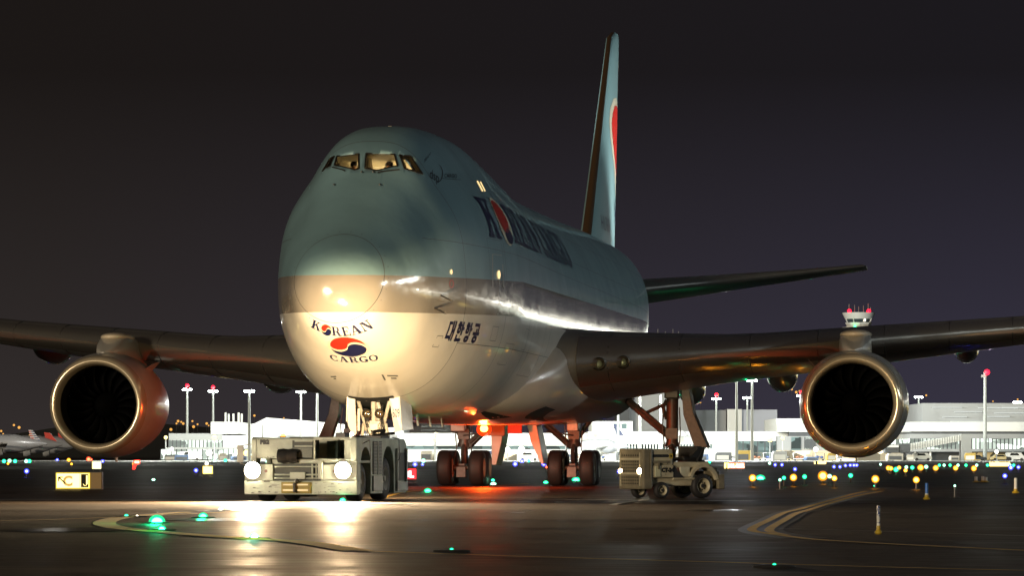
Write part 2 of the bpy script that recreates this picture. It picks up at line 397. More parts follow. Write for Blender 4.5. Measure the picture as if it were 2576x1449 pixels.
def livery():
    m = bpy.data.materials.new("airliner_livery"); m.use_nodes = True
    nt = m.node_tree; b = nt.nodes["Principled BSDF"]
    tc = nt.nodes.new("ShaderNodeTexCoord"); sp = nt.nodes.new("ShaderNodeSeparateXYZ"); nt.links.new(tc.outputs["Object"], sp.inputs[0])
    X, Y, Z = sp.outputs
    def math_(op, a, c=0.0, clamp=False):
        n = nt.nodes.new("ShaderNodeMath"); n.operation = op; n.use_clamp = clamp
        for i, v in enumerate((a, c)):
            if isinstance(v, (int, float)): n.inputs[i].default_value = v
            else: nt.links.new(v, n.inputs[i])
        return n.outputs[0]
    def mr(s, a, bb, c, d, smooth=False):
        n = nt.nodes.new("ShaderNodeMapRange"); nt.links.new(s, n.inputs[0])
        if smooth: n.interpolation_type = 'SMOOTHSTEP'
        for i, v in zip((1, 2, 3, 4), (a, bb, c, d)): n.inputs[i].default_value = v
        return n.outputs[0]
    def mix(f, A, B):
        n = nt.nodes.new("ShaderNodeMix"); n.data_type = 'RGBA'; nt.links.new(f, n.inputs[0])
        for i, v in ((6, A), (7, B)):
            if isinstance(v, tuple): n.inputs[i].default_value = (*v, 1)
            else: nt.links.new(v, n.inputs[i])
        return n.outputs[2]
    z1 = math_('ADD', mr(Y, 0, 13, 5.60, 5.99), mr(Y, 13, 70, 0, .42))      # blue over silver line
    z2 = math_('ADD', mr(Y, 0, 13, 4.66, 5.0), mr(Y, 22, 45, 0, -.1))       # silver over white line
    isblue = math_('GREATER_THAN', Z, z1); issil = math_('GREATER_THAN', Z, z2)
    c = mix(issil, (.80, .75, .64), (.56, .50, .41)); c = mix(isblue, c, (.235, .385, .41))
    nz = nt.nodes.new("ShaderNodeTexNoise"); nz.inputs["Scale"].default_value = .6; nz.inputs["Detail"].default_value = 6; nt.links.new(tc.outputs["Object"], nz.inputs["Vector"])
    dirt = mr(nz.outputs[0], .3, .75, 1.04, .86)
    sc = nt.nodes.new("ShaderNodeVectorMath"); sc.operation = 'SCALE'; nt.links.new(c, sc.inputs[0]); nt.links.new(dirt, sc.inputs[3])
    # panel seams: rings round the body and a radome ring, plus a few stringer lines
    rr = math_('POWER', math_('ADD', math_('MULTIPLY', X, X), math_('POWER', math_('SUBTRACT', Z, 5.56), 2.0)), .5)
    seam = math_('MULTIPLY', math_('LESS_THAN', math_('ABSOLUTE', math_('SUBTRACT', rr, 1.16)), .006), math_('LESS_THAN', Y, 3.0))
    for xs_ in (6.05, 10.4, 14.9, 20.3, 27.0, 33.5, 41.0, 48.0, 55.0, 62.0):
        seam = math_('MAXIMUM', seam, math_('LESS_THAN', math_('ABSOLUTE', math_('SUBTRACT', Y, xs_)), .015))
    for z0, xa in ((6.72, 3.5), (7.35, 10.), (8.25, 10.), (4.05, 6.)):
        seam = math_('MAXIMUM', seam, math_('MULTIPLY', math_('LESS_THAN', math_('ABSOLUTE', math_('SUBTRACT', Z, z0)), .007), math_('GREATER_THAN', Y, xa)))
    sc2 = mix(seam, sc.outputs[0], (.05, .05, .045))
    f = mix(seam, sc.outputs[0], (.12, .12, .11))
    nt.links.new(f, b.inputs["Base Color"])
    nt.links.new(math_('MULTIPLY', math_('SUBTRACT', issil, isblue), .42), b.inputs["Metallic"])
    # reflective band, satin top, glossy white belly
    r = math_('ADD', mr(nz.outputs[0], .3, .7, -.04, .06), mix_r(nt, isblue, issil))
    nt.links.new(r, b.inputs["Roughness"])
    b.inputs["Coat Weight"].default_value = .5; b.inputs["Coat Roughness"].default_value = .05
    # slight skin waviness between frames
    wv = nt.nodes.new("ShaderNodeTexNoise"); wv.inputs["Scale"].default_value = 2.2; wv.inputs["Detail"].default_value = 2; nt.links.new(tc.outputs["Object"], wv.inputs["Vector"])
    bp = nt.nodes.new("ShaderNodeBump"); bp.inputs["Strength"].default_value = .7; bp.inputs["Distance"].default_value = .014
    hh = math_('SUBTRACT', wv.outputs[0], math_('MULTIPLY', seam, .6))
    nt.links.new(hh, bp.inputs["Height"]); nt.links.new(bp.outputs[0], b.inputs["Normal"])
    
    return m
def mix_r(nt, isblue, issil):
    def mm(f, a, c):
        n = nt.nodes.new("ShaderNodeMix"); n.data_type = 'FLOAT'; nt.links.new(f, n.inputs[0])
        for i, v in ((2, a), (3, c)):
            if isinstance(v, float): n.inputs[i].default_value = v
            else: nt.links.new(v, n.inputs[i])
        return n.outputs[0]
    return mm(isblue, mm(issil, .34, .15), .34)
LIV = livery()
fus0 = fm.build("fuselage", LIV, plane, smooth='all')
fus0.data.materials.append(pbr("cockpit_lining", (.8, .74, .58), .8))

tree = BVHTree.FromPolygons([Vector(v) for v in fm.v], [f for f in fm.f])
EYE_L = Matrix.Rotation(PSI, 3, 'Z') @ (Vector((0, 0, EYE)) - Vector((AX, AY, 0)))
def seen(px, py, off=0.0):
    """the skin point (aircraft coordinates) where a line of sight meets the fuselage"""
    w = at(px, py, 60) - Vector((0, 0, EYE))
    d = (Matrix.Rotation(PSI, 3, 'Z') @ w).normalized()
    h, n, i, q = tree.ray_cast(EYE_L, d)
    if h is None: return None
    if n.dot(d) > 0: n = -n
    return h + n * off
def onnose(b, z, off=.006):
    h, n, i, q = tree.ray_cast(Vector((b, -5, z)), Vector((0, 1, 0)))
    if n.y > 0: n = -n
    return h + n * off
def onside(x, z, off=.006, s=1):
    h, n, i, q = tree.ray_cast(Vector((6 * s, x, z)), Vector((-s, 0, 0)))
    if n.x * s < 0: n = -n
    return h + n * off
def decal(polys, mapper, name, mat, parent=None, step=.12, group=None):
    """paint: flat outlines laid over the curved skin"""
    bm = bmesh.new()
    for P in polys:
        V = [bm.verts.new((p[0], p[1], 0)) for p in P]
        for t in tessellate_polygon([[Vector((p[0], p[1], 0)) for p in P]]):
            try: bm.faces.new([V[i] for i in t])
            except ValueError: pass
    for _ in range(5):
        E = [e for e in bm.edges if e.calc_length() > step]
        if not E: break
        bmesh.ops.subdivide_edges(bm, edges=E, cuts=1)
        bmesh.ops.triangulate(bm, faces=bm.faces)
    gone = []
    for v in bm.verts:
        q = mapper(v.co.x, v.co.y)
        if q is None: gone.append(v)
        else: v.co = q
    if gone: bmesh.ops.delete(bm, geom=gone, context='VERTS')
    me = bpy.data.meshes.new(name); bm.to_mesh(me); bm.free(); me.materials.append(mat)
    o = bpy.data.objects.new(name, me); col.objects.link(o)
    if parent is not None: o.parent = parent
    return o
def text_polys(body, h, bold=0.0, width=1.0):
    """outlines of a word in Blender's own font as filled triangles (2-D), left aligned, cap height h"""
    c = bpy.data.curves.new("t", 'FONT'); c.body = body; c.size = h / .72; c.offset = bold; c.resolution_u = 3
    o = bpy.data.objects.new("t", c); col.objects.link(o)
    bpy.context.view_layer.update()
    me = o.to_mesh(); P = [[(me.vertices[i].co.x * width, me.vertices[i].co.y) for i in p.vertices] for p in me.polygons]
    o.to_mesh_clear(); bpy.data.objects.remove(o); bpy.data.curves.remove(c)
    return P
def text_flat(body, h, origin, ux, uz, name, mat, parent, bold=0.0, width=1.0, center=True):
    P = text_polys(body, h, bold, width)
    xs = [p[0] for q in P for p in q]; cx = (min(xs) + max(xs)) / 2 if center else min(xs)
    origin, ux, uz = Vector(origin), Vector(ux).normalized(), Vector(uz).normalized()
    m = MB()
    for q in P: m.add([origin + ux * (p[0] - cx) + uz * p[1] for p in q], [tuple(range(len(q)))])
    return m.build(name, mat, parent, recalc=False)

# ---- wide slab-serif capitals, unit height, drawn as outlines
def circ(cx, cy, rx, ry, a0=0, a1=360, n=28):
    return [(cx + rx * math.cos(R(a0 + (a1 - a0) * i / n)), cy + ry * math.sin(R(a0 + (a1 - a0) * i / n))) for i in range(n + 1)]
def ringp(cx, cy, rx, ry, tx, ty, a0=0, a1=360, n=26):
    o = circ(cx, cy, rx, ry, a0, a1, n); i = circ(cx, cy, rx - tx, ry - ty, a0, a1, n)
    return [[o[k], o[k + 1], i[k + 1], i[k]] for k in range(n)]
def rc(a, b, c, d): return [(a, c), (b, c), (b, d), (a, d)]
GL = {
 'K': ([rc(.12, .42, 0, 1), rc(0, .54, 0, .09), rc(0, .54, .91, 1), [(.42, .40), (.42, .55), (.82, 1), (1.0, 1)], [(.50, .62), (.66, .74), (1.12, 0), (.80, 0)], rc(.68, 1.1, .92, 1), rc(.70, 1.2, 0, .08)], 1.2),
 'O': (ringp(.6, .5, .6, .52, .26, .10), 1.2),
 'R': ([rc(.12, .42, 0, 1), rc(0, .54, 0, .09), rc(0, .5, .91, 1), rc(.4, .7, .91, 1), rc(.4, .7, .44, .53), [(.55, .5), (.85, .5), (1.15, 0), (.82, 0)], rc(.82, 1.25, 0, .08)] + ringp(.7, .72, .32, .28, .26, .09, -90, 90, 12), 1.25),
 'E': ([rc(.12, .42, 0, 1), rc(0, 1, 0, .1), rc(0, 1, .9, 1), rc(.42, .72, .46, .55), rc(.9, 1.0, .68, 1), rc(.92, 1.02, 0, .32), rc(.66, .74, .36, .66)], 1.03),
 'A': ([[(.55, 1), (.72, 1), (.25, 0), (.12, 0)], [(.50, 1), (.80, 1), (1.2, 0), (.86, 0)], rc(.3, .9, .28, .37), rc(0, .42, 0, .08), rc(.7, 1.32, 0, .08)], 1.32),
 'N': ([rc(.12, .24, 0, 1), rc(0, .4, 0, .08), rc(0, .36, .92, 1), [(.12, 1), (.5, 1), (1.12, 0), (.86, 0)], rc(.98, 1.1, 0, 1), rc(.82, 1.26, .92, 1)], 1.26),
 'C': (ringp(.6, .5, .6, .52, .28, .10, 40, 320) + [rc(.96, 1.06, .66, .98)], 1.1),
 'G': (ringp(.6, .5, .6, .52, .28, .10, 40, 330) + [rc(.96, 1.06, .66, .98), rc(.78, 1.1, .02, .44), rc(.66, 1.2, .38, .46)], 1.2),
}
def serif_word(word, place, gap=.12, skipO=False, wide=1.0):
    """place(u, v): glyph space to skin plane. Returns outlines, total width and centres of the letters O"""
    out = []; x = 0; os_ = []
    for ch in word:
        if ch == ' ': x += .6; continue
        P, w = GL[ch]
        if ch == 'O' and skipO and not os_: os_.append(x + w / 2)
        else: out += [[place((x + p[0]) * wide, p[1]) for p in q] for q in P]
        x += w + gap
    return out, (x - gap) * wide, [o * wide for o in os_]
def wlen(word, gap=.12): return sum((.6 if c == ' ' else GL[c][1] + gap) for c in word) - gap
NAVY = pbr("navy_paint", (.012, .014, .06), .3); RED = pbr("red_paint", (.55, .03, .015), .3); CREAM = pbr("cream_paint", (.75, .66, .48), .3)
def swirl(cx, cy, rx, ry, tilt=-12):
    """the two interlocking commas of the roundel: red over navy with a pale wave between"""
    c, s = math.cos(R(tilt)), math.sin(R(tilt))
    def T(p): x, y = p; return (cx + rx * (x * c - y * s), cy + ry * (x * s + y * c))
    def wave(sh):   # S curve from right end to left end
        pts = []
        for i in range(13):
            a = R(180 - 180 * i / 12); pts.append((.5 - .5 * math.cos(a) * -1 - 0, 0))
        return pts
    # upper comma: outer arc 0..180, then S: bulges down on the left half, up on the right half
    n = 18
    up = [(math.cos(R(180 * i / n)), math.sin(R(180 * i / n))) for i in range(n + 1)]
    s1 = [(-.5 - .5 * math.cos(R(180 * i / n)), -.5 * math.sin(R(180 * i / n))) for i in range(1, n)]     # left bulge down
    s2 = [(.5 - .5 * math.cos(R(180 * i / n)), .5 * math.sin(R(180 * i / n))) for i in range(0, n)]       # right bulge up
    A = up + s1 + s2
    dn = [(-p[0], -p[1]) for p in A]
    k = .86
    return [T((p[0] * k, p[1] * k + .10)) for p in A], [T((p[0] * k, p[1] * k - .10)) for p in dn]

# ---- nose lettering
WORD = "KOREAN"; hL = .225; tot = wlen(WORD); Wd = 1.60; k_ = Wd / tot
def arc_place(u, v):
    t = (u * k_ - Wd / 2) / (Wd / 2)
    x = t * Wd / 2 - v * hL * .55 * t * .9; return (x + .08, 4.08 + .23 * t * t + v * (hL * (1 - .15 * abs(t))))
P_, _, O_ = serif_word(WORD, arc_place, skipO=True)
decal(P_, onnose, "nose_lettering", NAVY, fus0, .1)
ou = O_[0]; oc = arc_place(ou, .5)
a_, b_ = swirl(oc[0], oc[1] - .01, .155, .14, -20)
decal([circ(oc[0], oc[1] - .01, .165, .145)], lambda b, z: onnose(b, z, .006), "roundel_letter", CREAM, fus0, .1)
decal([a_], lambda b, z: onnose(b, z, .011), "red_comma", RED, fus0, .1); decal([b_], lambda b, z: onnose(b, z, .011), "navy_comma", NAVY, fus0, .1)
ec = (0.10, 3.83)
decal([circ(ec[0], ec[1], .53, .235)], lambda b, z: onnose(b, z, .006), "roundel", CREAM, fus0, .1)
a_, b_ = swirl(ec[0], ec[1], .52, .24, -8)
decal([a_], lambda b, z: onnose(b, z, .011), "red_comma", RED, fus0, .1); decal([b_], lambda b, z: onnose(b, z, .011), "navy_comma", NAVY, fus0, .1)
WORD2 = "CARGO"; W2 = 1.22; k2 = W2 / wlen(WORD2)
def arc2(u, v):
    t = (u * k2 - W2 / 2) / (W2 / 2); return (t * W2 / 2 + .11, 3.45 + .07 * t * t + v * .135)
P_, _, _ = serif_word(WORD2, arc2); decal(P_, onnose, "nose_lettering", NAVY, fus0, .1)
# ---- Korean characters on the port side, built from strokes (unit box each)
HG = [
 [rc(0, .1, .1, .95), rc(0, .42, .85, .95), rc(0, .5, .1, .22), rc(.56, .68, 0, 1), rc(.68, .84, .45, .56), rc(.84, .97, 0, 1)],                       # 대
 [rc(.12, .42, .92, 1), rc(0, .55, .8, .88)] + ringp(.27, .58, .24, .17, .11, .08) + [rc(.68, .82, .34, 1), rc(.82, 1, .62, .72), rc(.08, .2, 0, .30), rc(.08, .9, 0, .11)],   # 한
 [rc(.12, .42, .92, 1), rc(0, .55, .8, .88)] + ringp(.27, .60, .24, .16, .11, .08) + [rc(.68, .82, .36, 1), rc(.82, 1, .62, .72)] + ringp(.45, .15, .33, .16, .14, .08),      # 항
 [rc(.08, .85, .88, 1), rc(.73, .85, .6, 1), rc(.42, .55, .5, .72), rc(0, 1, .42, .53)] + ringp(.48, .17, .34, .18, .14, .09),                          # 공
]
hg = []
for i, G in enumerate(HG):
    for q in G:
        mx_ = sum(p[0] for p in q) / len(q); my_ = sum(p[1] for p in q) / len(q)
        q = [(p[0] + math.copysign(.045, p[0] - mx_), p[1] + math.copysign(.03, p[1] - my_)) for p in q]
        hg.append([(4.95 + i * .72 + p[0] * .54 + p[1] * .05, 4.10 + p[1] * .50) for p in q])
decal(hg, onside, "side_lettering", NAVY, fus0, .15)
# ---- long title on the port side
TW = "KOREAN CARGO"; TL = 19.6; k3 = TL / wlen(TW)
def tp(u, v): return (8.75 + u * k3, 7.04 + .006 * u + v * 1.12)
P_, _, O_ = serif_word(TW, tp, skipO=True)
decal(P_, lambda x, z: onside(x, z, .014), "side_title", NAVY, fus0, .14)
cxo = 8.75 + O_[0] * k3
decal([circ(cxo, 7.60, .86, .68)], lambda x, z: onside(x, z, .018), "roundel", CREAM, fus0, .14)
decal([circ(cxo - .08, 7.74, .66, .46)], lambda x, z: onside(x, z, .024), "red_comma", RED, fus0, .14)
decal([circ(cxo + .14, 7.2, .5, .22)], lambda x, z: onside(x, z, .024), "navy_comma", NAVY, fus0, .14)
# alliance badge beside the cockpit
def badge(px0, py0, px1, py1): pass
def onpx(px, py, off=.008): return seen(px, py, off)
GREYT = pbr("badge_paint", (.008, .010, .02), .5)
for body, px, py, sx, sy, rot in (("TEAM", 1066, 411, 3.2, 15, 30), ("CARGO", 1117, 447, 6.5, 11, 2), ("dsp", 1080, 444, 9, 22, 18)):
    P = text_polys(body, 1.0); xs = [p[0] for q in P for p in q]; w_ = max(xs) or 1
    sxx = {"TEAM": 26, "CARGO": 30, "dsp": 27}[body]
    c_, s_ = math.cos(R(rot)), math.sin(R(rot))
    if body == "TEAM": c_, s_ = math.cos(R(52)), math.sin(R(52))
    QQ = [[(px + (p[0] / w_ * sxx) * c_ + p[1] * sy * .55 * s_ * .2, py - (p[0] / w_ * sxx) * s_ - p[1] * (10 if body != 'dsp' else 20)) for p in q] for q in P]
    if body == 'dsp': QQ = [[(px + p[0] / w_ * 24 , py + 2 + (p[0] / w_ * 14) - p[1] * 24) for p in q] for q in P]
    if body == 'CARGO': QQ = [[(px + p[0] / w_ * 32, py + (p[0] / w_ * 1) - p[1] * 11) for p in q] for q in P]
    decal(QQ, onpx, "badge_lettering", GREYT, fus0, 12)
arc_ = [(1098 + 16 * math.sin(R(a)), 436 - 24 * math.cos(R(a))) for a in range(20, 190, 12)]
decal([[(a[0], a[1]), (b[0], b[1]), (b[0] - 2.2, b[1] - .6), (a[0] - 2.2, a[1] - .6)] for a, b in zip(arc_, arc_[1:])] + [[(1112, 449.5), (1158, 453), (1158, 451.6), (1112, 448.2)]], onpx, "badge_lettering", GREYT, fus0, 12)

# ---- cockpit windows: real openings into a small lit flight deck
PANES = [
 [(847.5, 393), (903, 387), (903, 424), (893, 427), (846, 416.5), (842, 415)],
 [(921, 386), (992, 388), (1000, 417), (952, 428), (943, 428), (918, 423)],
 [(1005, 389.5), (1012, 391), (1043, 431), (1018, 424)],
 [(1016, 391.5), (1032, 392), (1063, 437), (1047, 433)],
 [(838, 394), (841.5, 393.5), (832, 416.5), (822, 422)],
 [(830, 399), (835.5, 395), (819, 423), (811, 431)],
]
dview = (Matrix.Rotation(PSI, 3, 'Z') @ (at(940, 410, 60) - Vector((0, 0, EYE)))).normalized()
cut = []
room = MB().box(-.92, .92, 6.4, 8.6, 7.9, 9.12)
cut.append(room)
pane_pts = []
for P in PANES:
    S = [seen(*p) for p in P]
    if any(s is None for s in S): pane_pts.append(None); continue
    pane_pts.append(S)
    inward = Vector((0, 1, -.03))
    cx_ = sum(s.x for s in S) / len(S)
    if cx_ > 1.0: inward = Vector((-.75, .75, -.1))
    if cx_ < -1.0: inward = Vector((.75, .75, -.1))
    inward.normalize()
    n = len(S); c0 = sum(S, Vector()) / n
    vs = [s - inward * .5 for s in S] + [s + inward * 1.9 for s in S]
    m = MB().add(vs, [tuple(range(n)), tuple(range(n, 2 * n))[::-1]] + [(i, i + n, (i + 1) % n + n, (i + 1) % n) for i in range(n)])
    cut.append(m)
cutters = []
for m in cut:
    o = m.build("cutter", MATS["cockpit_lining"]); o.parent = plane; cutters.append(o)
for o in cutters:
    md = fus0.modifiers.new("b", 'BOOLEAN'); md.operation = 'DIFFERENCE'; md.object = o; md.solver = 'EXACT'; md.material_mode = 'TRANSFER'
bpy.context.view_layer.update()
dg = bpy.context.evaluated_depsgraph_get()
nm = bpy.data.meshes.new_from_object(fus0.evaluated_get(dg))
fus0.modifiers.clear(); fus0.data = nm; nm.name = "fuselage"
for o in cutters: bpy.data.objects.remove(o)
# window frames and glass
FR = pbr("window_frame", (.035, .025, .015), .45, .3); PAN = bpy.data.materials.new("cockpit_glass"); PAN.use_nodes = True
pb = PAN.node_tree.nodes["Principled BSDF"]; pb.inputs["Transmission Weight"].default_value = 1; pb.inputs["IOR"].default_value = 1.02; pb.inputs["Roughness"].default_value = 0; pb.inputs["Base Color"].default_value = (1, .95, .85, 1)
for S in pane_pts:
    if S is None: continue
    n = len(S); c0 = sum(S, Vector()) / n
    fr = MB()
    nn = (S[1] - S[0]).cross(S[2] - S[0]); nn.normalize()
    if nn.y > 0: nn = -nn
    for i in range(n):
        a, b = S[i], S[(i + 1) % n]
        fr.bar(a + nn * .01, b + nn * .01, .038, .02, up=nn)
    w = fr.build("cockpit_window", FR, plane)
    gl = MB().add([s - nn * .0 + (s - c0) * -.01 for s in S], [tuple(range(n))])
    gl.build("pane", PAN, w, recalc=False)
# inside: glareshield, seats, ceiling lamp
ck = MB(); ck.box(-.9, .9, 6.45, 6.7, 7.92, 8.46); ck.box(-.28, .28, 6.7, 7.3, 7.92, 8.25); ck.build("instrument_panel", pbr("panel_dark", (.05, .04, .03), .7), plane, bevel=.04)
for s in (-.68, .36):
    st = MB(); st.box(s - .25, s + .25, 7.45, 7.57, 7.95, 8.98); st.box(s - .26, s + .26, 7.05, 7.5, 8.0, 8.14); st.build("pilot_seat", pbr("seat_fabric", (.30, .26, .2), .9), plane, bevel=.04)
cl = MB(); cl.box(-.3, .3, 6.42, 6.62, 9.10, 9.116); cl.build("cockpit_lamp", emit("cockpit_light", (1.0, .70, .34), 4), plane)
for b_ in (-.5, .1, .6): lamp("POINT", "flight_deck_light", (b_, 8.05, 8.38), 190, (1, .80, .46), .06, parent=plane)

# wipers, drip line, probes
wp = MB(); 
for (a, b, c) in (((862, 429), (838, 423), (868, 432)), ((958, 434), (1003, 429), (950, 437))):
    p0, p1, p2 = seen(*a, .04), seen(*b, .05), seen(*c, .04)
    wp.tube([p2, p0, p1], .018, 6)
for q in ((911, 430), (940, 430), (842, 462), (957, 462)): 
    p = seen(*q); wp.cyl(p + Vector((0, -.01, -.01)), p + Vector((0, -.16, -.03)), .02, n=6)
wp.build("wiper", DARKM, plane)
pr = MB()
for q in ((1133, 686), (1254, 690)):
    pass
pr2 = MB()
for (a, b) in (((1109, 743), (1120, 757)), ((1092, 775), (1105, 789))):
    p = seen(*a); q = seen(*b)
    e = Vector((.22, .12, -.0)); pr2.tube([p, q + Vector((.18, -.05, 0)), q + Vector((.22, -.42, 0))], .022, 6)
pr2.build("pitot_probe", DARKM, plane)
# round door windows and lit slots on the port side
PW = emit("lit_port", (1.0, .68, .3), 1.6)
for nm_, (px, py, rx, ry) in (("door_window", (1254, 691, 3.2, 11)), ("door_window", (1134, 684, 2.6, 6.5))):
    decal([circ(px, py, rx, ry, n=14)], lambda x, y: seen(x, y, .02), nm_, PW, plane, 30)
decal(ringp(1135, 714, 5.5, 10.5, 1.6, 1.8, n=16), lambda x, y: seen(x, y, .012), "port_ring", RED, fus0, 30)
decal([[(1199, 455), (1201.5, 455), (1215, 481), (1212.5, 481)], [(1207, 457), (1209, 457), (1221, 481), (1219, 481)]], lambda x, y: seen(x, y, .012), "upper_deck_window", PW, plane, 30)
decal([[(1237, 640), (1239, 640), (1240, 722), (1238, 722)], [(1263, 665), (1264.5, 665), (1266, 722), (1264.5, 722)], [(1237, 638.5), (1262, 642), (1262, 643.5), (1237, 640)]], lambda x, y: seen(x, y, .012), "door_outline", pbr("seam", (.45, .4, .32), .3), fus0, 30)

# ---- belly fairing
FAIR = pbr("fairing_paint", (.46, .41, .35), .3, coat=.3, var=.12, vscale=.7)
FW = [(17, .6), (18.5, 1.9), (20, 2.7), (22, 3.38), (25, 3.8), (29, 4.1), (38, 4.1), (42, 3.7), (45, 2.9), (48, 1.6), (49, .5)]
FB = [(17, 2.5), (20, 2.12), (24, 2.04), (38, 2.1), (45, 2.4), (49, 2.9)]
FT = [(17, 3.0), (20, 3.9), (23, 4.9), (26, 4.6), (40, 4.4), (49, 3.4)]
fb = MB(); vs = []; xs_ = [17, 17.5, 18, 19] + [20 + i for i in range(30)]; N = 40
for x in xs_:
    w, zb, zt = interp(FW, x), interp(FB, x), interp(FT, x); zc = (zb + zt) / 2 + .2
    for i in range(N):
        a = 2 * math.pi * i / N; c, s = math.cos(a), math.sin(a); ex = 2 / 3.0
        vs.append((w * math.copysign(abs(c) ** ex, c), x, zc + (zt - zc if s > 0 else zc - zb) * math.copysign(abs(s) ** ex, s)))
fs = [(i * N + j, i * N + (j + 1) % N, (i + 1) * N + (j + 1) % N, (i + 1) * N + j) for i in range(len(xs_) - 1) for j in range(N)] + [tuple(range(N)), tuple(range((len(xs_) - 1) * N, len(xs_) * N))[::-1]]
fb.add(vs, fs); fairing = fb.build("wing_fairing", FAIR, plane, smooth=True)
sl = MB()
for (b0, x0, sgn) in ((2.1, 25.3, 1), (.5, 26, 1)):
    sl.add([(b0, x0, 2.03), (b0 + .85, x0 - .3, 2.05), (b0 + .85, x0 + .35, 2.03)], [(0, 1, 2)])
# air-conditioning inlets as flat dark shapes on the fairing front
ftree = BVHTree.FromPolygons([Vector(v) for v in fb.v], fb.f)
def onfair(b, z, off=.008):
    h, n, i, q = ftree.ray_cast(Vector((b, 10, z)), Vector((0, 1, 0)))
    return None if h is None else h + Vector((0, -off, -off))
for q_ in ([(1.25, 2.42), (1.95, 2.22), (1.30, 2.14)], [(2.15, 2.20), (2.90, 2.56), (3.02, 2.48), (2.28, 2.11)], [(-2.15, 2.20), (-2.90, 2.56), (-3.02, 2.48), (-2.28, 2.11)]):
    decal([q_], onfair, "air_inlet", DARK, plane, .08)

# ---- wings
WM = pbr("wing_grey", (.17, .16, .142), .33, .15, var=.12, vscale=.6, coat=.2)
LEM = pbr("wing_leading_edge_metal", (.54, .50, .43), .22, .9, rvar=.03, vscale=1.2)
WLE = [(2.6, 21.6), (3.2, 22.3), (12.1, 30.0), (17.5, 34.7), (31.5, 46.9), (34, 50)]
WTE = [(2.6, 37.6), (3.2, 37.8), (12.1, 40.6), (17.5, 43.6), (31.5, 51.2), (34, 52.3)]
WZL = [(2.6, 3.75), (3.2, 3.85), (5, 4.02), (12.1, 4.74), (17.5, 5.32), (31.5, 7.2), (34, 7.7)]
WZT = [(2.6, 3.25), (3.2, 3.25), (10, 4.16), (17.5, 5.32), (31.5, 7.05), (34, 7.6)]
WTH = [(2.6, 2.05), (4.5, 1.75), (8, 1.35), (12.1, 1.2), (17.5, .92), (31.5, .38), (34, .15)]
def lin(t, x):
    for (a, b), (c, d) in zip(t, t[1:]):
        if x <= c: return b + (d - b) * (x - a) / (c - a)
    return t[-1][1]
def foil(t):   # NACA-like half thickness, max 1 at ~.35
    return (2.969 * math.sqrt(t) - 1.26 * t - 3.516 * t * t + 2.843 * t ** 3 - 1.036 * t ** 4) / 1.0
def wing_surface(s, t0, t1, n, name, mat, parent, grow=0.0, LE=WLE, TE=WTE, ZL=WZL, ZT=WZT, TH=WTH, stations=None, under=1.0):
    B = stations or [2.6, 3.2, 4, 5, 6, 7, 8, 9, 10, 11, 12.1, 13, 14, 15, 16, 17.5, 19, 21, 23, 25, 27, 29, 31.5, 33, 34]
    vs = []; ts = [t0 + (t1 - t0) * (i / n) ** (1.6 if t0 == 0 else 1) for i in range(n + 1)]
    for b in B:
        le, te, zl, zt, th = (lin(q, b) for q in (LE, TE, ZL, ZT, TH)); c = te - le
        def pt(t, u):
            half = foil(t) * th / 2
            zz = zl + (zt - zl) * t + (half * (1.12 + max(0, 9 - b) * .055) + grow if u > 0 else -(half * under + grow))
            return (s * b, le + c * t - (grow if t < .02 else 0), zz)
        up = [pt(t, 1) for t in ts]; dn = [pt(t, -1) for t in ts]
        ring = up[::-1] + dn[1:] if t0 == 0 else up[::-1] + dn
        vs += ring
    k = len(vs) // len(B); fs = []
    for i in range(len(B) - 1):
        for j in range(k if (t0 > 0 or t1 > .5) else k - 1):
            fs.append((i * k + j, i * k + (j + 1) % k, (i + 1) * k + (j + 1) % k, (i + 1) * k + j))
    fs += [tuple(range(k)), tuple(range((len(B) - 1) * k, len(B) * k))[::-1]]
    return MB().add(vs, fs).build(name, mat, parent, smooth=True, angle=50)
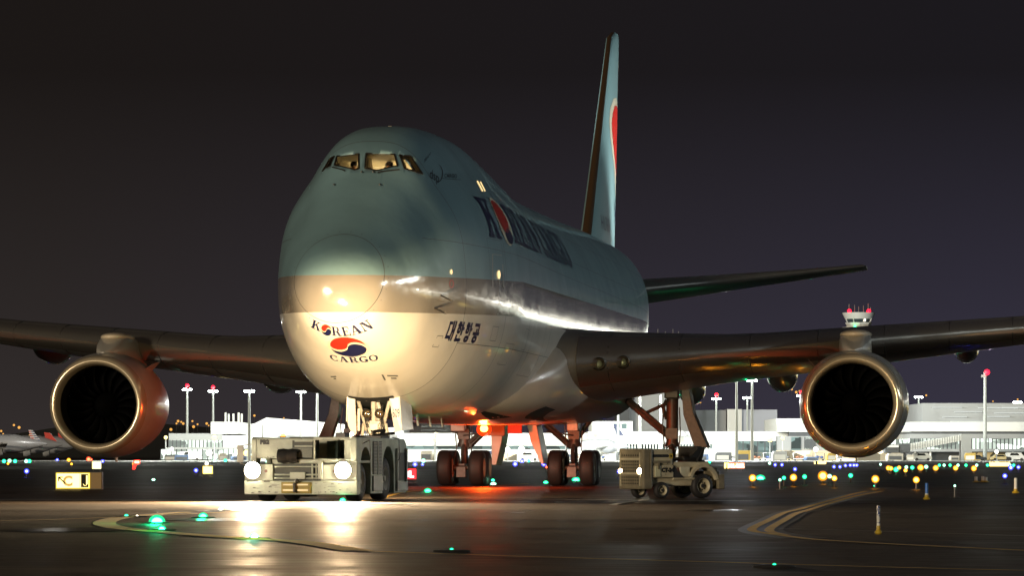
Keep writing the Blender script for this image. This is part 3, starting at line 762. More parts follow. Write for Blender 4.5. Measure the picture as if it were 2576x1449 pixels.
for s in (1, -1):
    w = wing_surface(s, 0, 1.0, 26, "wing", WM, plane)
    wing_surface(s, 0, .075, 10, "leading_edge", LEM, w, .012, stations=[3.7, 4.3, 5, 6, 7, 8, 9, 10, 11, 12.1, 13, 14, 15, 16, 17.5, 19, 21, 23, 25, 27, 29, 31.5, 33])
    for b in [4.6 + 2.1 * i for i in range(13)]:
        wing_surface(s, 0, .16, 8, "slat_joint", DARKM, w, .015, stations=[b - .012, b + .012])
    # flap track canoes
    for (b, x, z, rw, rh, L) in ((5.9, 40.6, 3.50, .50, .66, 3.1), (9.1, 41.2, 3.98, .56, .68, 3.1), (15.6, 43.4, 4.88, .45, .50, 2.7), (18.4, 45.0, 5.1, .62, .62, 2.7), (23.5, 48, 5.8, .36, .42, 2.2)):
        prof = [(-L, .02), (-L * .9, .3), (-L * .7, .58), (-L * .4, .86), (0, 1), (L * .35, .9), (L * .6, .6), (L * .8, .22), (L * .85, .03)]
        m = MB().lathe([(a, r) for a, r in prof], n=20)
        m.v = [(v[0] * rw + s * b, v[1] + x, v[2] * rh + z - .04 * v[1]) for v in m.v]
        m.build("flap_track_fairing", pbr("fairing_gloss", (.16, .14, .12), .35, .1, coat=1.0), w, smooth=True)
    te_ = MB()
    B_ = [3.4 + .7 * i for i in range(42)]
    te_.tube([(s * b, lin(WTE, b) + .01, lin(WZT, b) - .01) for b in B_], .035, 8); te_.build("glint_edge_tube", pbr("polished_glint_tube", (.8, .78, .74), .12, 1.0), w, smooth='all')  # polished tube added along the edge to catch glints of field lights
    # vortex-dark upper rim of rivet blips
    rv = MB()
    for i in range(9):
        b = 12.5 + i * 1.15; le, te = lin(WLE, b), lin(WTE, b); t = .33
        rv.ball((s * b, le + (te - le) * t, lin(WZL, b) + (lin(WZT, b) - lin(WZL, b)) * t + lin(WTH, b) * .46 + .02), .035, n=6, k=4)
    rv.build("static_fastener", pbr("fastener", (.5, .32, .16), .3, .5), w)
    # landing lights in the root
    for b in (4.35, 5.05):
        le = lin(WLE, b); z = lin(WZL, b) - .06
        h = MB(); h.lathe([(.30, .16), (.0, .18), (-.02, .20), (.05, .21), (.35, .21)], (s * b, le - .07, z), n=20); h.cyl((s * b, le + .26, z), (s * b, le + .28, z), .17, n=20)
        hh = h.build("landing_light", pbr("lamp_housing", (.03, .028, .02), .3, .6), w, smooth=True)
        MB().ball((s * b, le + .02, z), .125, (1, .5, 1), 14, 10).build("lens", pbr("unlit_lens", (.35, .42, .30), .08, .7), hh, smooth=True)

# ---- engines
GREYN = pbr("nacelle_paint", (.36, .34, .30), .3, .0, coat=.35, var=.08, vscale=1.0)
LIPM = pbr("inlet_lip_metal", (.74, .62, .43), .20, .6, rvar=.02, vscale=2)
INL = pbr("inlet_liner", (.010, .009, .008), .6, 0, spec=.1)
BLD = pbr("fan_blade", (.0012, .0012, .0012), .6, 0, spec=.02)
def engine(s, B, X, Zc):
    e = bpy.data.objects.new("engine", None); col.objects.link(e); e.parent = plane; e.location = (s * B, X, Zc)
    out = [(0.42, 1.60), (.8, 1.675), (1.3, 1.72), (2.0, 1.73), (2.8, 1.69), (3.6, 1.60), (4.4, 1.46)]
    m = MB().lathe(out, n=64); n = 64
    # sawtooth trailing edge
    base = len(out) - 1; vs = m.v
    m.lathe([(4.4, 1.46), (4.4, 1.42)], n=64)
    for k in range(20):
        a0, a1 = 2 * math.pi * k / 20, 2 * math.pi * (k + 1) / 20; am = (a0 + a1) / 2
        m.add([(1.46 * math.cos(a0), 4.4, 1.46 * math.sin(a0)), (1.46 * math.cos(a1), 4.4, 1.46 * math.sin(a1)), (1.38 * math.cos(am), 4.75, 1.38 * math.sin(am))], [(0, 1, 2)])
    nac = m.build("nacelle", GREYN, e, smooth=True, angle=60)
    lip = [(.42, 1.60), (.30, 1.578), (.2, 1.552), (.12, 1.522), (.06, 1.49), (.015, 1.45), (0, 1.41), (.015, 1.375), (.06, 1.34), (.14, 1.31), (.24, 1.287), (.34, 1.27), (.42, 1.262)]
    MB().lathe(lip, n=80).build("inlet_lip", LIPM, e, smooth='all')
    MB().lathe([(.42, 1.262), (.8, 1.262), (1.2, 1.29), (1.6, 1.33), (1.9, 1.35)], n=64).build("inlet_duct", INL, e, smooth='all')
    fan = bpy.data.objects.new("fan", None); col.objects.link(fan); fan.parent = e
    m = MB()
    for k in range(18):
        a = 2 * math.pi * k / 18; rows = []
        for j in range(7):
            r = .42 + (1.32 - .42) * j / 6; tw = R(24 + 36 * j / 6); sw = .10 * math.sin(math.pi * j / 6) - .12 * (j / 6) ** 2; ch = .42 + .1 * j / 6
            for u in (-.5, 0, .5):
                dx, dy = math.sin(tw) * ch * u, math.cos(tw) * ch * u
                aa = a + (dx + sw) / r
                rows.append((math.cos(aa) * r, 1.55 + dy + .03 * (u * u), math.sin(aa) * r))
        m.add(rows, [(j * 3 + q, j * 3 + q + 1, j * 3 + q + 4, j * 3 + q + 3) for j in range(6) for q in range(2)])
    bl = m.build("fan_blades", BLD, e, smooth='all', recalc=False)
    sd_ = bl.modifiers.new("t", 'SOLIDIFY'); sd_.thickness = .018
    bpy.data.objects.remove(fan)
    sp_ = MB().lathe([(1.0, .005), (1.05, .09), (1.2, .22), (1.4, .34), (1.62, .43), (1.8, .44)], n=32).build("spinner", pbr("spinner_paint", (.002, .002, .002), .6, spec=.02), e, smooth='all')
    tv = MB()
    for i in range(14):
        a = i * .55; r = .08 + .022 * i; yy = 1.0 + (r / .43) ** 1.8 * .6
        tv.ball((math.cos(a) * r, yy - .01, math.sin(a) * r), .012, n=6, k=4)
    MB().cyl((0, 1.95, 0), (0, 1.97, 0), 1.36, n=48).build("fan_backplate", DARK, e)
    # core and exhaust
    MB().lathe([(4.2, 1.05), (5.0, .95), (5.9, .72), (6.3, .62)], n=32).build("core_cowl", METAL, e, smooth='all')
    # strake
    MB().prism([(1.25 * s * -1, 1.6, 1.18), (1.25 * s * -1, 2.7, 1.14), (1.52 * s * -1, 2.7, 1.44), (1.42 * s * -1, 2.1, 1.36)], (.02, 0, 0)).build("strake", GREYN, e)
    # drain mast below
    MB().prism([(0, 2.6, -1.66), (0, 3.0, -1.66), (0, 3.0, -1.86), (0, 2.85, -1.86)], (.05, 0, 0)).build("drain_mast", GREYN, e)
    # pylon
    ztop = lin(WZL, B) - Zc
    zt_ = lambda x: ztop + .18 - .0 * x
    m = MB(); vs = []; st = [(1.0, .04, 1.66, 1.72), (1.25, .26, 1.60, 1.84), (1.9, .42, 1.5, ztop + .02), (2.7, .52, 1.4, ztop + .30), (3.6, .50, 1.2, ztop + .34), (4.6, .46, 1.1, ztop + .22), (6.0, .36, 1.3, ztop), (8.5, .1, ztop - .5, ztop - .15)]
    for (x, hw, z0, z1) in st:
        for q in range(16):
            a = 2 * math.pi * q / 16; c, sn = math.cos(a), math.sin(a); ex = .55
            vs.append((hw * math.copysign(abs(c) ** ex, c), x, (z0 + z1) / 2 + (z1 - z0) / 2 * math.copysign(abs(sn) ** ex, sn)))
    k = 16
    fs = [(i * k + j, i * k + (j + 1) % k, (i + 1) * k + (j + 1) % k, (i + 1) * k + j) for i in range(len(st) - 1) for j in range(k)] + [tuple(range(k)), tuple(range((len(st) - 1) * k, len(st) * k))[::-1]]
    m.add(vs, fs); m.build("pylon", GREYN, e, smooth=True)
    # round-nosed cap where the pylon meets the wing
    cp = MB().ball((0, 3.2, ztop + .20), 1, (.52, 1.2, .17), 20, 10); cp.build("pylon_cap", pbr("pylon_cap_paint", (.62, .52, .38), .3, coat=.3), e, smooth='all')
    return e
for s in (1, -1):
    engine(s, 12.15, 25.4, 2.69)
    engine(s, 20.9, 32.9, 3.55)

# ---- fin
FINM = LIV
TEAL = pbr("teal_paint", (.26, .42, .43), .35, coat=.2, var=.05, vscale=.4)
FLE = [(9.0, 59.5), (9.8, 60.6), (19.3, 70.6), (19.7, 72.2)]; FTE = [(9.0, 72.9), (9.8, 73.0), (19.3, 74.9), (19.7, 74.9)]
FTH = [(9, 1.0), (9.8, .95), (19.3, .42), (19.7, .25)]
def fin_part(t0, t1, n, name, mat, parent, grow=0):
    zs = [9.0, 9.8, 11, 12.5, 14, 15.5, 17, 18.3, 19.3, 19.55, 19.7]; vs = []
    ts = [t0 + (t1 - t0) * (i / n) ** 1.6 for i in range(n + 1)]
    for z in zs:
        le, te, th = lin(FLE, z), lin(FTE, z), lin(FTH, z)
        r = [(foil(t) * th / 2 + grow, le + (te - le) * t - grow, z) for t in ts[::-1]] + [(-foil(t) * th / 2 - grow, le + (te - le) * t - grow, z) for t in ts[1:]]
        vs += r
    k = len(vs) // len(zs)
    fs = [(i * k + j, i * k + (j + 1) % k, (i + 1) * k + (j + 1) % k, (i + 1) * k + j) for i in range(len(zs) - 1) for j in range(k)] + [tuple(range(k)), tuple(range((len(zs) - 1) * k, len(zs) * k))[::-1]]
    return MB().add(vs, fs).build(name, mat, parent, smooth=True, angle=50)
fin = fin_part(0, 1, 22, "tail_fin", TEAL, plane)
fin_part(0, .020, 8, "fin_leading_edge", pbr("fin_edge", (.075, .042, .02), .45, .3), fin, .012)
def onfin(x, z, off=.012):
    le, te, th = lin(FLE, z), lin(FTE, z), lin(FTH, z); t = min(1, max(0.0, (x - le) / (te - le)))
    return Vector((foil(t) * th / 2 + off, x, z))
tex = lambda z: lin(FTE, z)
red = [(73.7, 16.35), (73.0, 16.55), (72.0, 16.35), (71.3, 15.9), (70.9, 15.3), (70.95, 14.7), (71.4, 14.1), (72.1, 13.6), (72.8, 13.2), (73.2, 12.9), (73.4, 13.6), (73.55, 14.6), (73.75, 15.6)]
cr = [(73.9, 16.75), (73.0, 16.95), (71.8, 16.7), (70.9, 16.1), (70.45, 15.3), (70.5, 14.5), (71.0, 13.8), (71.9, 13.1), (72.7, 12.4), (73.3, 11.7), (73.6, 12.8), (73.75, 14.6), (73.95, 15.8)]
red = [(68.4 + (x - 70.9) * 1.5, 16.4 - (16.55 - z) * .84) for x, z in red]; cr = [(68.3 + (x - 70.9) * 1.42, 16.4 - (16.55 - z) * .84) for x, z in cr]
decal([cr], lambda x, z: onfin(x, z), "emblem_border", CREAM, fin, .5)
decal([red], lambda x, z: onfin(x, z, .022), "red_comma", pbr("fin_red", (.80, .02, .008), .3), fin, .5)
decal([[(70.9, 12.1), (72.2, 11.3), (71.6, 11.1), (70.2, 12.2)]], lambda x, z: onfin(x, z, .022), "navy_comma", NAVY, fin, .5)
decal([[(73.6, 17.3), (74.5, 17.3), (74.5, 18.6), (73.6, 18.6)]], lambda x, z: onfin(x, z), "flag", CREAM, fin, .5)
decal([circ(74.05, 18.05, .25, .25, 0, 180, 10)], lambda x, z: onfin(x, z, .02), "flag_red", RED, fin, .5)
decal([circ(74.05, 18.0, .25, .25, 180, 360, 10)], lambda x, z: onfin(x, z, .02), "flag_blue", NAVY, fin, .5)
P = text_polys("HL7609", .62); mxx = max(p[0] for q in P for p in q)
decal([[(63.2 + p[0] / mxx * 3.3, 10.5 + p[1]) for p in q] for q in P], lambda x, z: onfin(x, z), "registration", NAVY, fin, 1)

# ---- tailplane
HLE = [(0.5, 63.2), (11.1, 71.7)]; HTE = [(0.5, 71.6), (11.1, 74.6)]; HZL = [(.5, 7.8), (11.1, 9.32)]; HZT = [(.5, 7.62), (11.1, 9.28)]; HTH = [(.5, .85), (10.9, .22), (11.1, .05)]
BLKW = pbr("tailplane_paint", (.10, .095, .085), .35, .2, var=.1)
for s in (1, -1):
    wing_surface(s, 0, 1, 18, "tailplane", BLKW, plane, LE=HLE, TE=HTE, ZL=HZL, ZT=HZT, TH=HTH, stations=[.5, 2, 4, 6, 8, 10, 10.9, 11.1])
    MB().tube([(s * b, lin(HTE, b) + .01, lin(HZT, b)) for b in (2.0, 5.0, 8.0, 10.9)], .03, 8).build("glint_edge_tube", pbr("polished_glint_tube", (.8, .78, .74), .12, 1.0), plane, smooth='all')  # same added glint tube along the tailplane edge

# ---- landing gear
def wheel(bm_, c, r, w, rim):
    """tyre profile along the lateral axis"""
    pr_ = [(-w / 2, r * .55), (-w / 2 - .01, r * .78), (-w * .42, r * .95), (-w * .25, r), (w * .25, r), (w * .42, r * .95), (w / 2 + .01, r * .78), (w / 2, r * .55)]
    bm_.lathe(pr_, c, 'X', 36)
    rim.lathe([(-w * .5, r * .56), (-w * .42, r * .5), (-w * .2, r * .42), (-w * .2, .03)], c, 'X', 24)
    rim.lathe([(w * .5, r * .56), (w * .42, r * .5), (w * .2, r * .42), (w * .2, .03)], c, 'X', 24)
    rim.cyl((c[0] - w * .45, c[1], c[2]), (c[0] + w * .45, c[1], c[2]), r * .13, n=10)
TYR = pbr("tyre_rubber", (.019, .016, .015), .65, var=.25, vscale=4, bump=.15)
def bogie(name, b, x, wr=.62, track=.56, side=1, top=(0, 0, 3.0), wb=.78):
    gm = bpy.data.objects.new(name, None); col.objects.link(gm); gm.parent = plane; gm.location = (b, x, 0)
    for sx in (-1, 1):
        for sy in (-1, 1):
            t, r_ = MB(), MB(); wheel(t, (sx * track, sy * wb, wr), wr, .50, r_)
            tt = t.build("wheel", TYR, gm, smooth=True, angle=60); r_.build("rim", GEARP, tt, smooth=True)
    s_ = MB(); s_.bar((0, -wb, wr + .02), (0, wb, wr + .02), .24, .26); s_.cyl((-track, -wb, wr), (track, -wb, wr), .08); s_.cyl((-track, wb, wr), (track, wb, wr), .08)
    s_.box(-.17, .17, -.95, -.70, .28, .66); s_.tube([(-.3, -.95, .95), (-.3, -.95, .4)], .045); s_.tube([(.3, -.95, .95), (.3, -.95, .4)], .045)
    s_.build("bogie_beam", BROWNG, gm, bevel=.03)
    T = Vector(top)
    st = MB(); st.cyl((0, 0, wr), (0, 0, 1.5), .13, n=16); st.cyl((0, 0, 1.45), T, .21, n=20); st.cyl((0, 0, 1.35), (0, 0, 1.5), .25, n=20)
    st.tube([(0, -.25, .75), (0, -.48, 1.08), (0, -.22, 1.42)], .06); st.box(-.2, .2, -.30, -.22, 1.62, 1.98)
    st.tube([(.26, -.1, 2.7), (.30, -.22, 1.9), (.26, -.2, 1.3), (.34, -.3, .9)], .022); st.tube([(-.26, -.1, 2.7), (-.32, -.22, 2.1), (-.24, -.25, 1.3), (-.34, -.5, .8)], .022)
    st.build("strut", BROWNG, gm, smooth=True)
    return gm
for s in (1, -1):
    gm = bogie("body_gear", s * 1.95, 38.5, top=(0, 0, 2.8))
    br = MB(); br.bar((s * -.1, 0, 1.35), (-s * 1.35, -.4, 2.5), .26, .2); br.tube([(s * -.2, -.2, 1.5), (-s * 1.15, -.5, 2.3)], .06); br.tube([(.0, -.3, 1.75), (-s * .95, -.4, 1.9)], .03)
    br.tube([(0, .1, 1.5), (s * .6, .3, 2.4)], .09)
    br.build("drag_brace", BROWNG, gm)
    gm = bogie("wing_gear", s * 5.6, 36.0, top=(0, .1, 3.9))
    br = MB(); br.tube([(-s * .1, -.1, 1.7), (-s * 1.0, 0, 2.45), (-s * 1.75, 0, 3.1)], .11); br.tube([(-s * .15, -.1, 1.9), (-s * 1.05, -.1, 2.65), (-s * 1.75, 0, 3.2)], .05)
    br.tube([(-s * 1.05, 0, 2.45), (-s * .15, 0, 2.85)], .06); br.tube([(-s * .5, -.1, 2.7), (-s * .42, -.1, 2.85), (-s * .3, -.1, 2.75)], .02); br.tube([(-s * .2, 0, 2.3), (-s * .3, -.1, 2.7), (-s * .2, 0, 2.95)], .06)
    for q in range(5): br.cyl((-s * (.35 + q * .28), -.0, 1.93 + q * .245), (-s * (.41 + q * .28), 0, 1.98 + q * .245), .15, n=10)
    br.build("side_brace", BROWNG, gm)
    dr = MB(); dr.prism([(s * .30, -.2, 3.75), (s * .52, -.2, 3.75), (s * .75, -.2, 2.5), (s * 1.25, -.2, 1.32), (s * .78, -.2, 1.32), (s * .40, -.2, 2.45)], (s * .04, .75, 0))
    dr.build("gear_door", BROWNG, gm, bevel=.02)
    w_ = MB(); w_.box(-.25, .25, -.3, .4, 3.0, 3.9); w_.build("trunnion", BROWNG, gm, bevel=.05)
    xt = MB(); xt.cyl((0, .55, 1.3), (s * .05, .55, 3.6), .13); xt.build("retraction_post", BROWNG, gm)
# body-gear doors hanging under the belly
DOORM = pbr("door_paint", (.33, .31, .28), .35, .1, var=.12)
d_ = MB(); d_.prism([(-.78, 36.8, 2.25), (-.30, 36.8, 2.25), (-.42, 36.8, 1.5), (-.60, 36.8, .72), (-.76, 36.8, .72)], (0, 1.6, 0)); d_.build("gear_door", DOORM, plane, bevel=.02)
d_ = MB(); d_.prism([(.44, 36.8, 2.25), (.78, 36.8, 2.25), (.95, 36.8, 1.4), (1.07, 36.8, .74), (.98, 36.8, .74), (.62, 36.8, 1.5)], (0, 1.6, 0)); d_.build("gear_door", DOORM, plane, bevel=.02)
d_ = MB(); d_.box(-.62, -.03, 34.6, 34.7, 1.72, 2.2); d_.build("belly_panel", pbr("brown_panel", (.22, .14, .09), .5), plane, bevel=.02)
d_ = MB(); d_.box(0.02, .52, 35.0, 35.06, 1.80, 2.2); d_.build("belly_panel", pbr("beacon_lit_red", (.55, .04, .02), .5), plane, bevel=.02)  # red of the beacon's light painted into this block's colour
for q_ in ((-2.35, -1.85, 37.8, 38.6, 1.9, 2.4), (1.75, 2.15, 37.8, 38.6, 1.9, 2.5)): MB().box(*q_).build("gear_well_block", GEARP, plane, bevel=.03)

# nose gear
NG = bpy.data.objects.new("nose_gear", None); col.objects.link(NG); NG.parent = plane; NG.location = (0, 6.7, 0)
NGW = pbr("gear_white", (.62, .58, .48), .3, .1, var=.18, vscale=9)
for sx in (-1, 1):
    t, r_ = MB(), MB(); wheel(t, (sx * .46, .3, .66), .61, .46, r_); tt = t.build("wheel", TYR, NG, smooth=True, angle=60); r_.build("rim", GEARP, tt, smooth=True)
s_ = MB(); s_.cyl((-.5, .3, .66), (.5, .3, .66), .08); s_.cyl((0, .3, .6), (0, .15, 1.6), .11); s_.cyl((0, .15, 1.5), (0, -.1, 2.6), .13); s_.cyl((0, .2, 1.50), (0, .13, 1.70), .22)
s_.build("strut", NGW, NG, smooth=True, bevel=.01)
s_ = MB(); s_.box(-.19, .19, -.34, .1, 1.62, 1.98); s_.cyl((-.26, -.2, 1.78), (.26, -.2, 1.78), .10, n=12); s_.box(-.13, .13, -.40, -.3, 1.70, 1.92); s_.build("steering_collar", NGW, NG, bevel=.03)
s_ = MB(); s_.tube([(-.22, -.22, 1.75), (-.42, -.4, 2.52)], .05); s_.tube([(.22, -.22, 1.75), (.44, -.4, 2.52)], .05); s_.tube([(-.30, -.2, 1.9), (-.36, -.2, 1.4), (-.2, -.2, 1.2)], .045); s_.tube([(.30, -.2, 1.9), (.38, -.25, 1.5), (.3, -.2, 1.2)], .045)
s_.tube([(0, -.35, 1.95), (.0, -.42, 2.55)], .065); s_.tube([(.1, -.3, 2.0), (.16, -.35, 2.3), (.05, -.3, 2.6)], .05)
s_.build("drag_brace", NGW, NG, smooth=True)
s_ = MB(); s_.cyl((-.62, -.45, 2.58), (.62, -.45, 2.58), .06); s_.box(-.20, .20, -.56, -.40, 2.50, 2.68); s_.box(-.62, -.52, -.5, -.3, 2.4, 2.66); s_.box(.5, .62, -.5, -.3, 2.4, 2.66); s_.build("crossbar", NGW, NG, bevel=.015)
s_ = MB()
for i in range(7): s_.tube([(.12 + .02 * i, -.25, 2.4), (.2 + .03 * (i % 3), -.36 - .01 * i, 2.0), (.05 + .06 * i, -.38, 1.65 - .05 * i), (.3 - .05 * i, -.35, 1.35)], .012, 5)
for i in range(6): s_.tube([(-.2 - .02 * i, -.28, 2.3), (-.12 - .05 * (i % 3), -.38, 1.9), (-.25 + .08 * i, -.40, 1.5), (-.3 + .04 * i, -.3, 1.3)], .012, 5)
s_.build("hydraulic_lines", DARKM, NG)
for sx in (-.17, .17):
    h = MB(); h.lathe([(.16, .02), (.12, .10), (.0, .125), (-.02, .13), (.0, .11)], (sx, -.45, 2.16), n=20); hh = h.build("taxi_light", DARKM, NG, smooth=True)
    MB().ball((sx, -.43, 2.16), .105, (1, .35, 1), 14, 8).build("lens", pbr("taxi_lens", (.30, .22, .12), .06, .8), hh, smooth=True)
d_ = MB(); d_.prism([(-.68, -.7, 2.66), (-.68, .9, 2.45), (-.70, .9, 1.75), (-.70, -.7, 1.95)], (.035, 0, 0)); d_.build("gear_door", WHITE, NG, bevel=.008)
d_ = MB(); d_.prism([(-.66, -.72, 2.62), (-.46, -.66, 2.62), (-.42, -.66, 1.62), (-.50, -.72, 1.55), (-.64, -.74, 1.85)], (0, .04, 0)); d_.build("front_door", WHITE, NG, bevel=.008)
d_ = MB(); d_.prism([(-.40, -.6, 2.3), (-.34, -.6, 2.3), (-.34, -.6, 1.7), (-.40, -.6, 1.7)], (0, .04, 0)); d_.build("door_strut", NGW, NG)
d_ = MB(); d_.prism([(.46, -.72, 2.68), (.72, -.66, 2.66), (.78, -.6, 1.70), (.62, -.70, 1.66)], (0, .04, 0)); dd = d_.build("gear_door", WHITE, NG, bevel=.008)
d_ = MB(); d_.prism([(.72, -.66, 2.66), (.80, .9, 2.5), (.86, .9, 1.75), (.78, -.6, 1.70)], (.03, 0, 0)); d_.build("gear_door", WHITE, NG, bevel=.008)
P = text_polys("609", .24); mx_ = max(p[0] for q in P for p in q); m = MB()
for q in P: m.add([Vector((.56 + .19 * (p[0] / mx_) + (2.2 - (2.06 + p[1])) * .06, -.735 + .05 * (p[0] / mx_), 2.06 + p[1])) for p in q], [tuple(range(len(q)))])
m.build("door_number", NAVY, dd, recalc=False)
def onbelly(b, x, off=.01):
    h, n, i, q = tree.ray_cast(Vector((b, x, 0)), Vector((0, 0, 1)))
    return h + Vector((0, 0, -off))
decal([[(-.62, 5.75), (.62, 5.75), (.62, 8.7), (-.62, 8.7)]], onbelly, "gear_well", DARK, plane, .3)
# belly beacon, lit
bc = MB(); bc.cyl((0, 29.0, 2.08), (0, 29.0, 2.02), .16); bcn = bc.build("beacon_base", DARKM, plane)
MB().ball((-.0, 29.0, 1.93), .13, (1, 1, .9), 16, 10).build("beacon_bulb", emit("beacon_glass", (1.0, .30, .04), 60), plane, smooth='all')
gm_ = bpy.data.materials.new("beacon_glow_shell"); gm_.use_nodes = True; nt_ = gm_.node_tree; nt_.nodes.clear(); gm_.cycles.emission_sampling = 'NONE'
o_ = nt_.nodes.new("ShaderNodeOutputMaterial"); mx_ = nt_.nodes.new("ShaderNodeMixShader"); tr_ = nt_.nodes.new("ShaderNodeBsdfTransparent"); e_ = nt_.nodes.new("ShaderNodeEmission")
e_.inputs[0].default_value = (1, .045, .004, 1); e_.inputs[1].default_value = 1.9; mx_.inputs[0].default_value = .7
nt_.links.new(tr_.outputs[0], mx_.inputs[1]); nt_.links.new(e_.outputs[0], mx_.inputs[2]); nt_.links.new(mx_.outputs[0], o_.inputs[0])
MB().ball((-.0, 29.0, 1.90), .25, (1, 1, .9), 20, 12).build("beacon_glow_shell", gm_, plane, smooth='all')  # tinted shell that draws the beacon's red glow as a shape
lamp('POINT', "beacon_lamp", (-.0, 29.0, 1.58), 1700, (1.0, .075, .008), .12, parent=plane)
for q in (0, 1):
    MB().ball(((.0, 2.65)[q], (60, 31.5)[q], (3.9, 2.05)[q]), .03, n=6, k=4)
# antennas on the crown and belly
an = MB(); an.prism([(0, 20.5, 9.7), (0, 21.0, 9.68), (0, 21.1, 10.0), (0, 20.85, 10.0)], (.03, 0, 0)); an.prism([(0, 8.6, 9.98), (0, 9.1, 10.03), (0, 9.1, 10.12), (0, 8.8, 10.12)], (.1, 0, 0)); an.build("antenna", CREAM, plane)
an = MB()
for x in (14, 16.5, 19): an.prism([(0, x, 2.15), (0, x + .35, 2.15), (0, x + .4, 1.9), (0, x + .2, 1.9)], (.03, 0, 0))
an.build("belly_antenna", WHITE, plane)

# logo lights on the tailplane that light the fin
for s in (1, -1):
    MB().ball((s * 7.2, 69.6, 8.95), .10, (1, 1, .5), 10, 6).build("logo_light", emit("logo_lamp_glass", (.9, .95, 1), 30), plane)
    lamp('SPOT', "logo_beam", (s * 7.2, 69.4, 9.1), 5200, (.92, 1, .98), .15, aim=(AX, AY, 0), spot=75, blend=.8, parent=plane).rotation_euler = (Vector((0, 70.5, 14.2)) - Vector((s * 7.2, 69.4, 9.1))).to_track_quat('-Z', 'Y').to_euler()
# rows of fasteners, static ports, scuffs and stencils on the nose
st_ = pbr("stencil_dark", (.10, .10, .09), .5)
Q = []
for i in range(26):
    a = 2 * math.pi * i / 26; Q.append(circ(1.24 * math.cos(a), 5.56 + 1.24 * math.sin(a), .011, .011, n=6))
decal(Q, lambda b, z: onnose(b, z, .004), "radome_fasteners", st_, fus0, 1)
decal([rc(-.78, -.60, 3.10, 3.13), rc(-.72, -.64, 3.05, 3.08), rc(.74, .98, 3.12, 3.15), rc(.8, .92, 3.06, 3.09), rc(.62, .66, 3.02, 3.16)], lambda b, z: onnose(b, z, .004), "jacking_stencil", st_, fus0, 1)
# access panels and doors outlined along the lower body, port side
def frame_px(x0, x1, z0, z1, w=.012):
    return [rc(x0, x1, z0, z0 + w), rc(x0, x1, z1 - w, z1), rc(x0, x0 + w * 1.6, z0, z1), rc(x1 - w * 1.6, x1, z0, z1)]
Q = []
for (x0, x1, z0, z1) in ((9.0, 9.7, 4.2, 4.6), (11.2, 12.5, 3.6, 4.2), (14.2, 15.0, 4.1, 4.7), (16.0, 19.0, 3.4, 5.0), (4.4, 4.8, 3.9, 4.2), (8.4, 10.1, 5.3, 7.0)): Q += frame_px(x0, x1, z0, z1)
decal(Q, lambda x, z: onside(x, z, .004), "access_panels", st_, fus0, .4)
# vertical dark ticks at the door frames and window plugs
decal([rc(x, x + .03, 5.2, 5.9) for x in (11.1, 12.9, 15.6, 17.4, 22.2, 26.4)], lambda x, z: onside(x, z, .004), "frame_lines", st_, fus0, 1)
# floodlit crown strake line where the upper skin lap runs aft

# ================================================================== pushback tug
tug = thing("pushback_tug", "low pale green aircraft tug with blazing headlights and stencilled PB2 on its front", "tug", (-4.72, 86.0, 0), -R(12))
TG = pbr("tug_paint", (.54, .58, .46), .42, var=.26, vscale=3.5, bump=.12, bscale=30)
TGD = pbr("tug_dark_metal", (.05, .055, .045), .5, .2, var=.2)  # dark metal for the recess, louvre backing, grille and rear panel
TGW = pbr("tug_white", (.62, .60, .52), .45, var=.12, vscale=3)
def arch(c, r, z0, zt, n=10):
    """wheel arch outline from its front foot to its rear foot"""
    return [(c - r, z0)] + [(c - r * math.cos(math.pi * i / n), zt - r + r * math.sin(math.pi * i / n)) for i in range(n + 1)] + [(c + r, z0)]
side = [(0, .16)] + arch(.78, .48, .16, 1.22) + arch(2.92, .56, .16, 1.25) + [(4.7, .16), (4.7, 1.30), (4.5, 1.42), (.10, 1.445), (0, 1.40)]
m = MB().prism([(1.28, y, z) for y, z in side], (-.30, 0, 0)); m.prism([(-1.06, y, z) for y, z in side], (-.12, 0, 0))
m.box(-1.06, .98, 1.3, 4.6, .45, 1.40)
m.build("body", TG, tug, bevel=.015)
m = MB(); m.box(-1.33, 1.30, -.06, .14, .15, .46); m.box(-1.33, -.66, -.03, .3, .462, .84); m.box(.44, 1.285, -.03, .3, .462, .84)
m.build("bumper", TG, tug, bevel=.02)
m = MB(); m.box(-1.10, .28, .02, .5, .96, 1.43); m.build("front_panel", TG, tug, bevel=.03)
# central recess with tow bars
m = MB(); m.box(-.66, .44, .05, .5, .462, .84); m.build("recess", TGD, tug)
m = MB(); m.bar((-.66, -.05, .90), (.42, -.05, .90), .08, .09); m.bar((.44, -.05, .93), (.44, -.05, .5), .08, .10)
m.bar((-.64, -.03, .78), (.42, -.03, .78), .03, .035); m.bar((-.64, -.03, .60), (.42, -.03, .60), .04, .04); m.bar((-.64, -.03, .52), (.42, -.03, .52), .03, .03)
m.bar((.25, -.03, .86), (.25, -.03, .5), .03, .04); m.bar((.34, -.03, .86), (.34, -.03, .5), .03, .03); m.box(-.26, .10, -.09, -.04, .50, .66); m.build("push_frame", TG, tug, bevel=.012)
# hitch
m = MB(); m.box(-.45, .24, -.12, -.06, .18, .43); hb = m.build("hitch_box", pbr("tug_yellow", (.40, .29, .03), .5, var=.3, vscale=6), tug, bevel=.012)
m = MB(); m.box(-.40, .18, -.145, -.12, .36, .39); m.box(-.40, .18, -.145, -.12, .235, .27); m.build("hitch_plate", pbr("worn_plate", (.6, .5, .3), .4, .4), hb)
m = MB(); m.cyl((-.12, -.2, .42), (-.12, -.2, .20), .035); m.ball((-.07, -.16, .46), .05); m.build("hitch_pin", DARKM, hb)
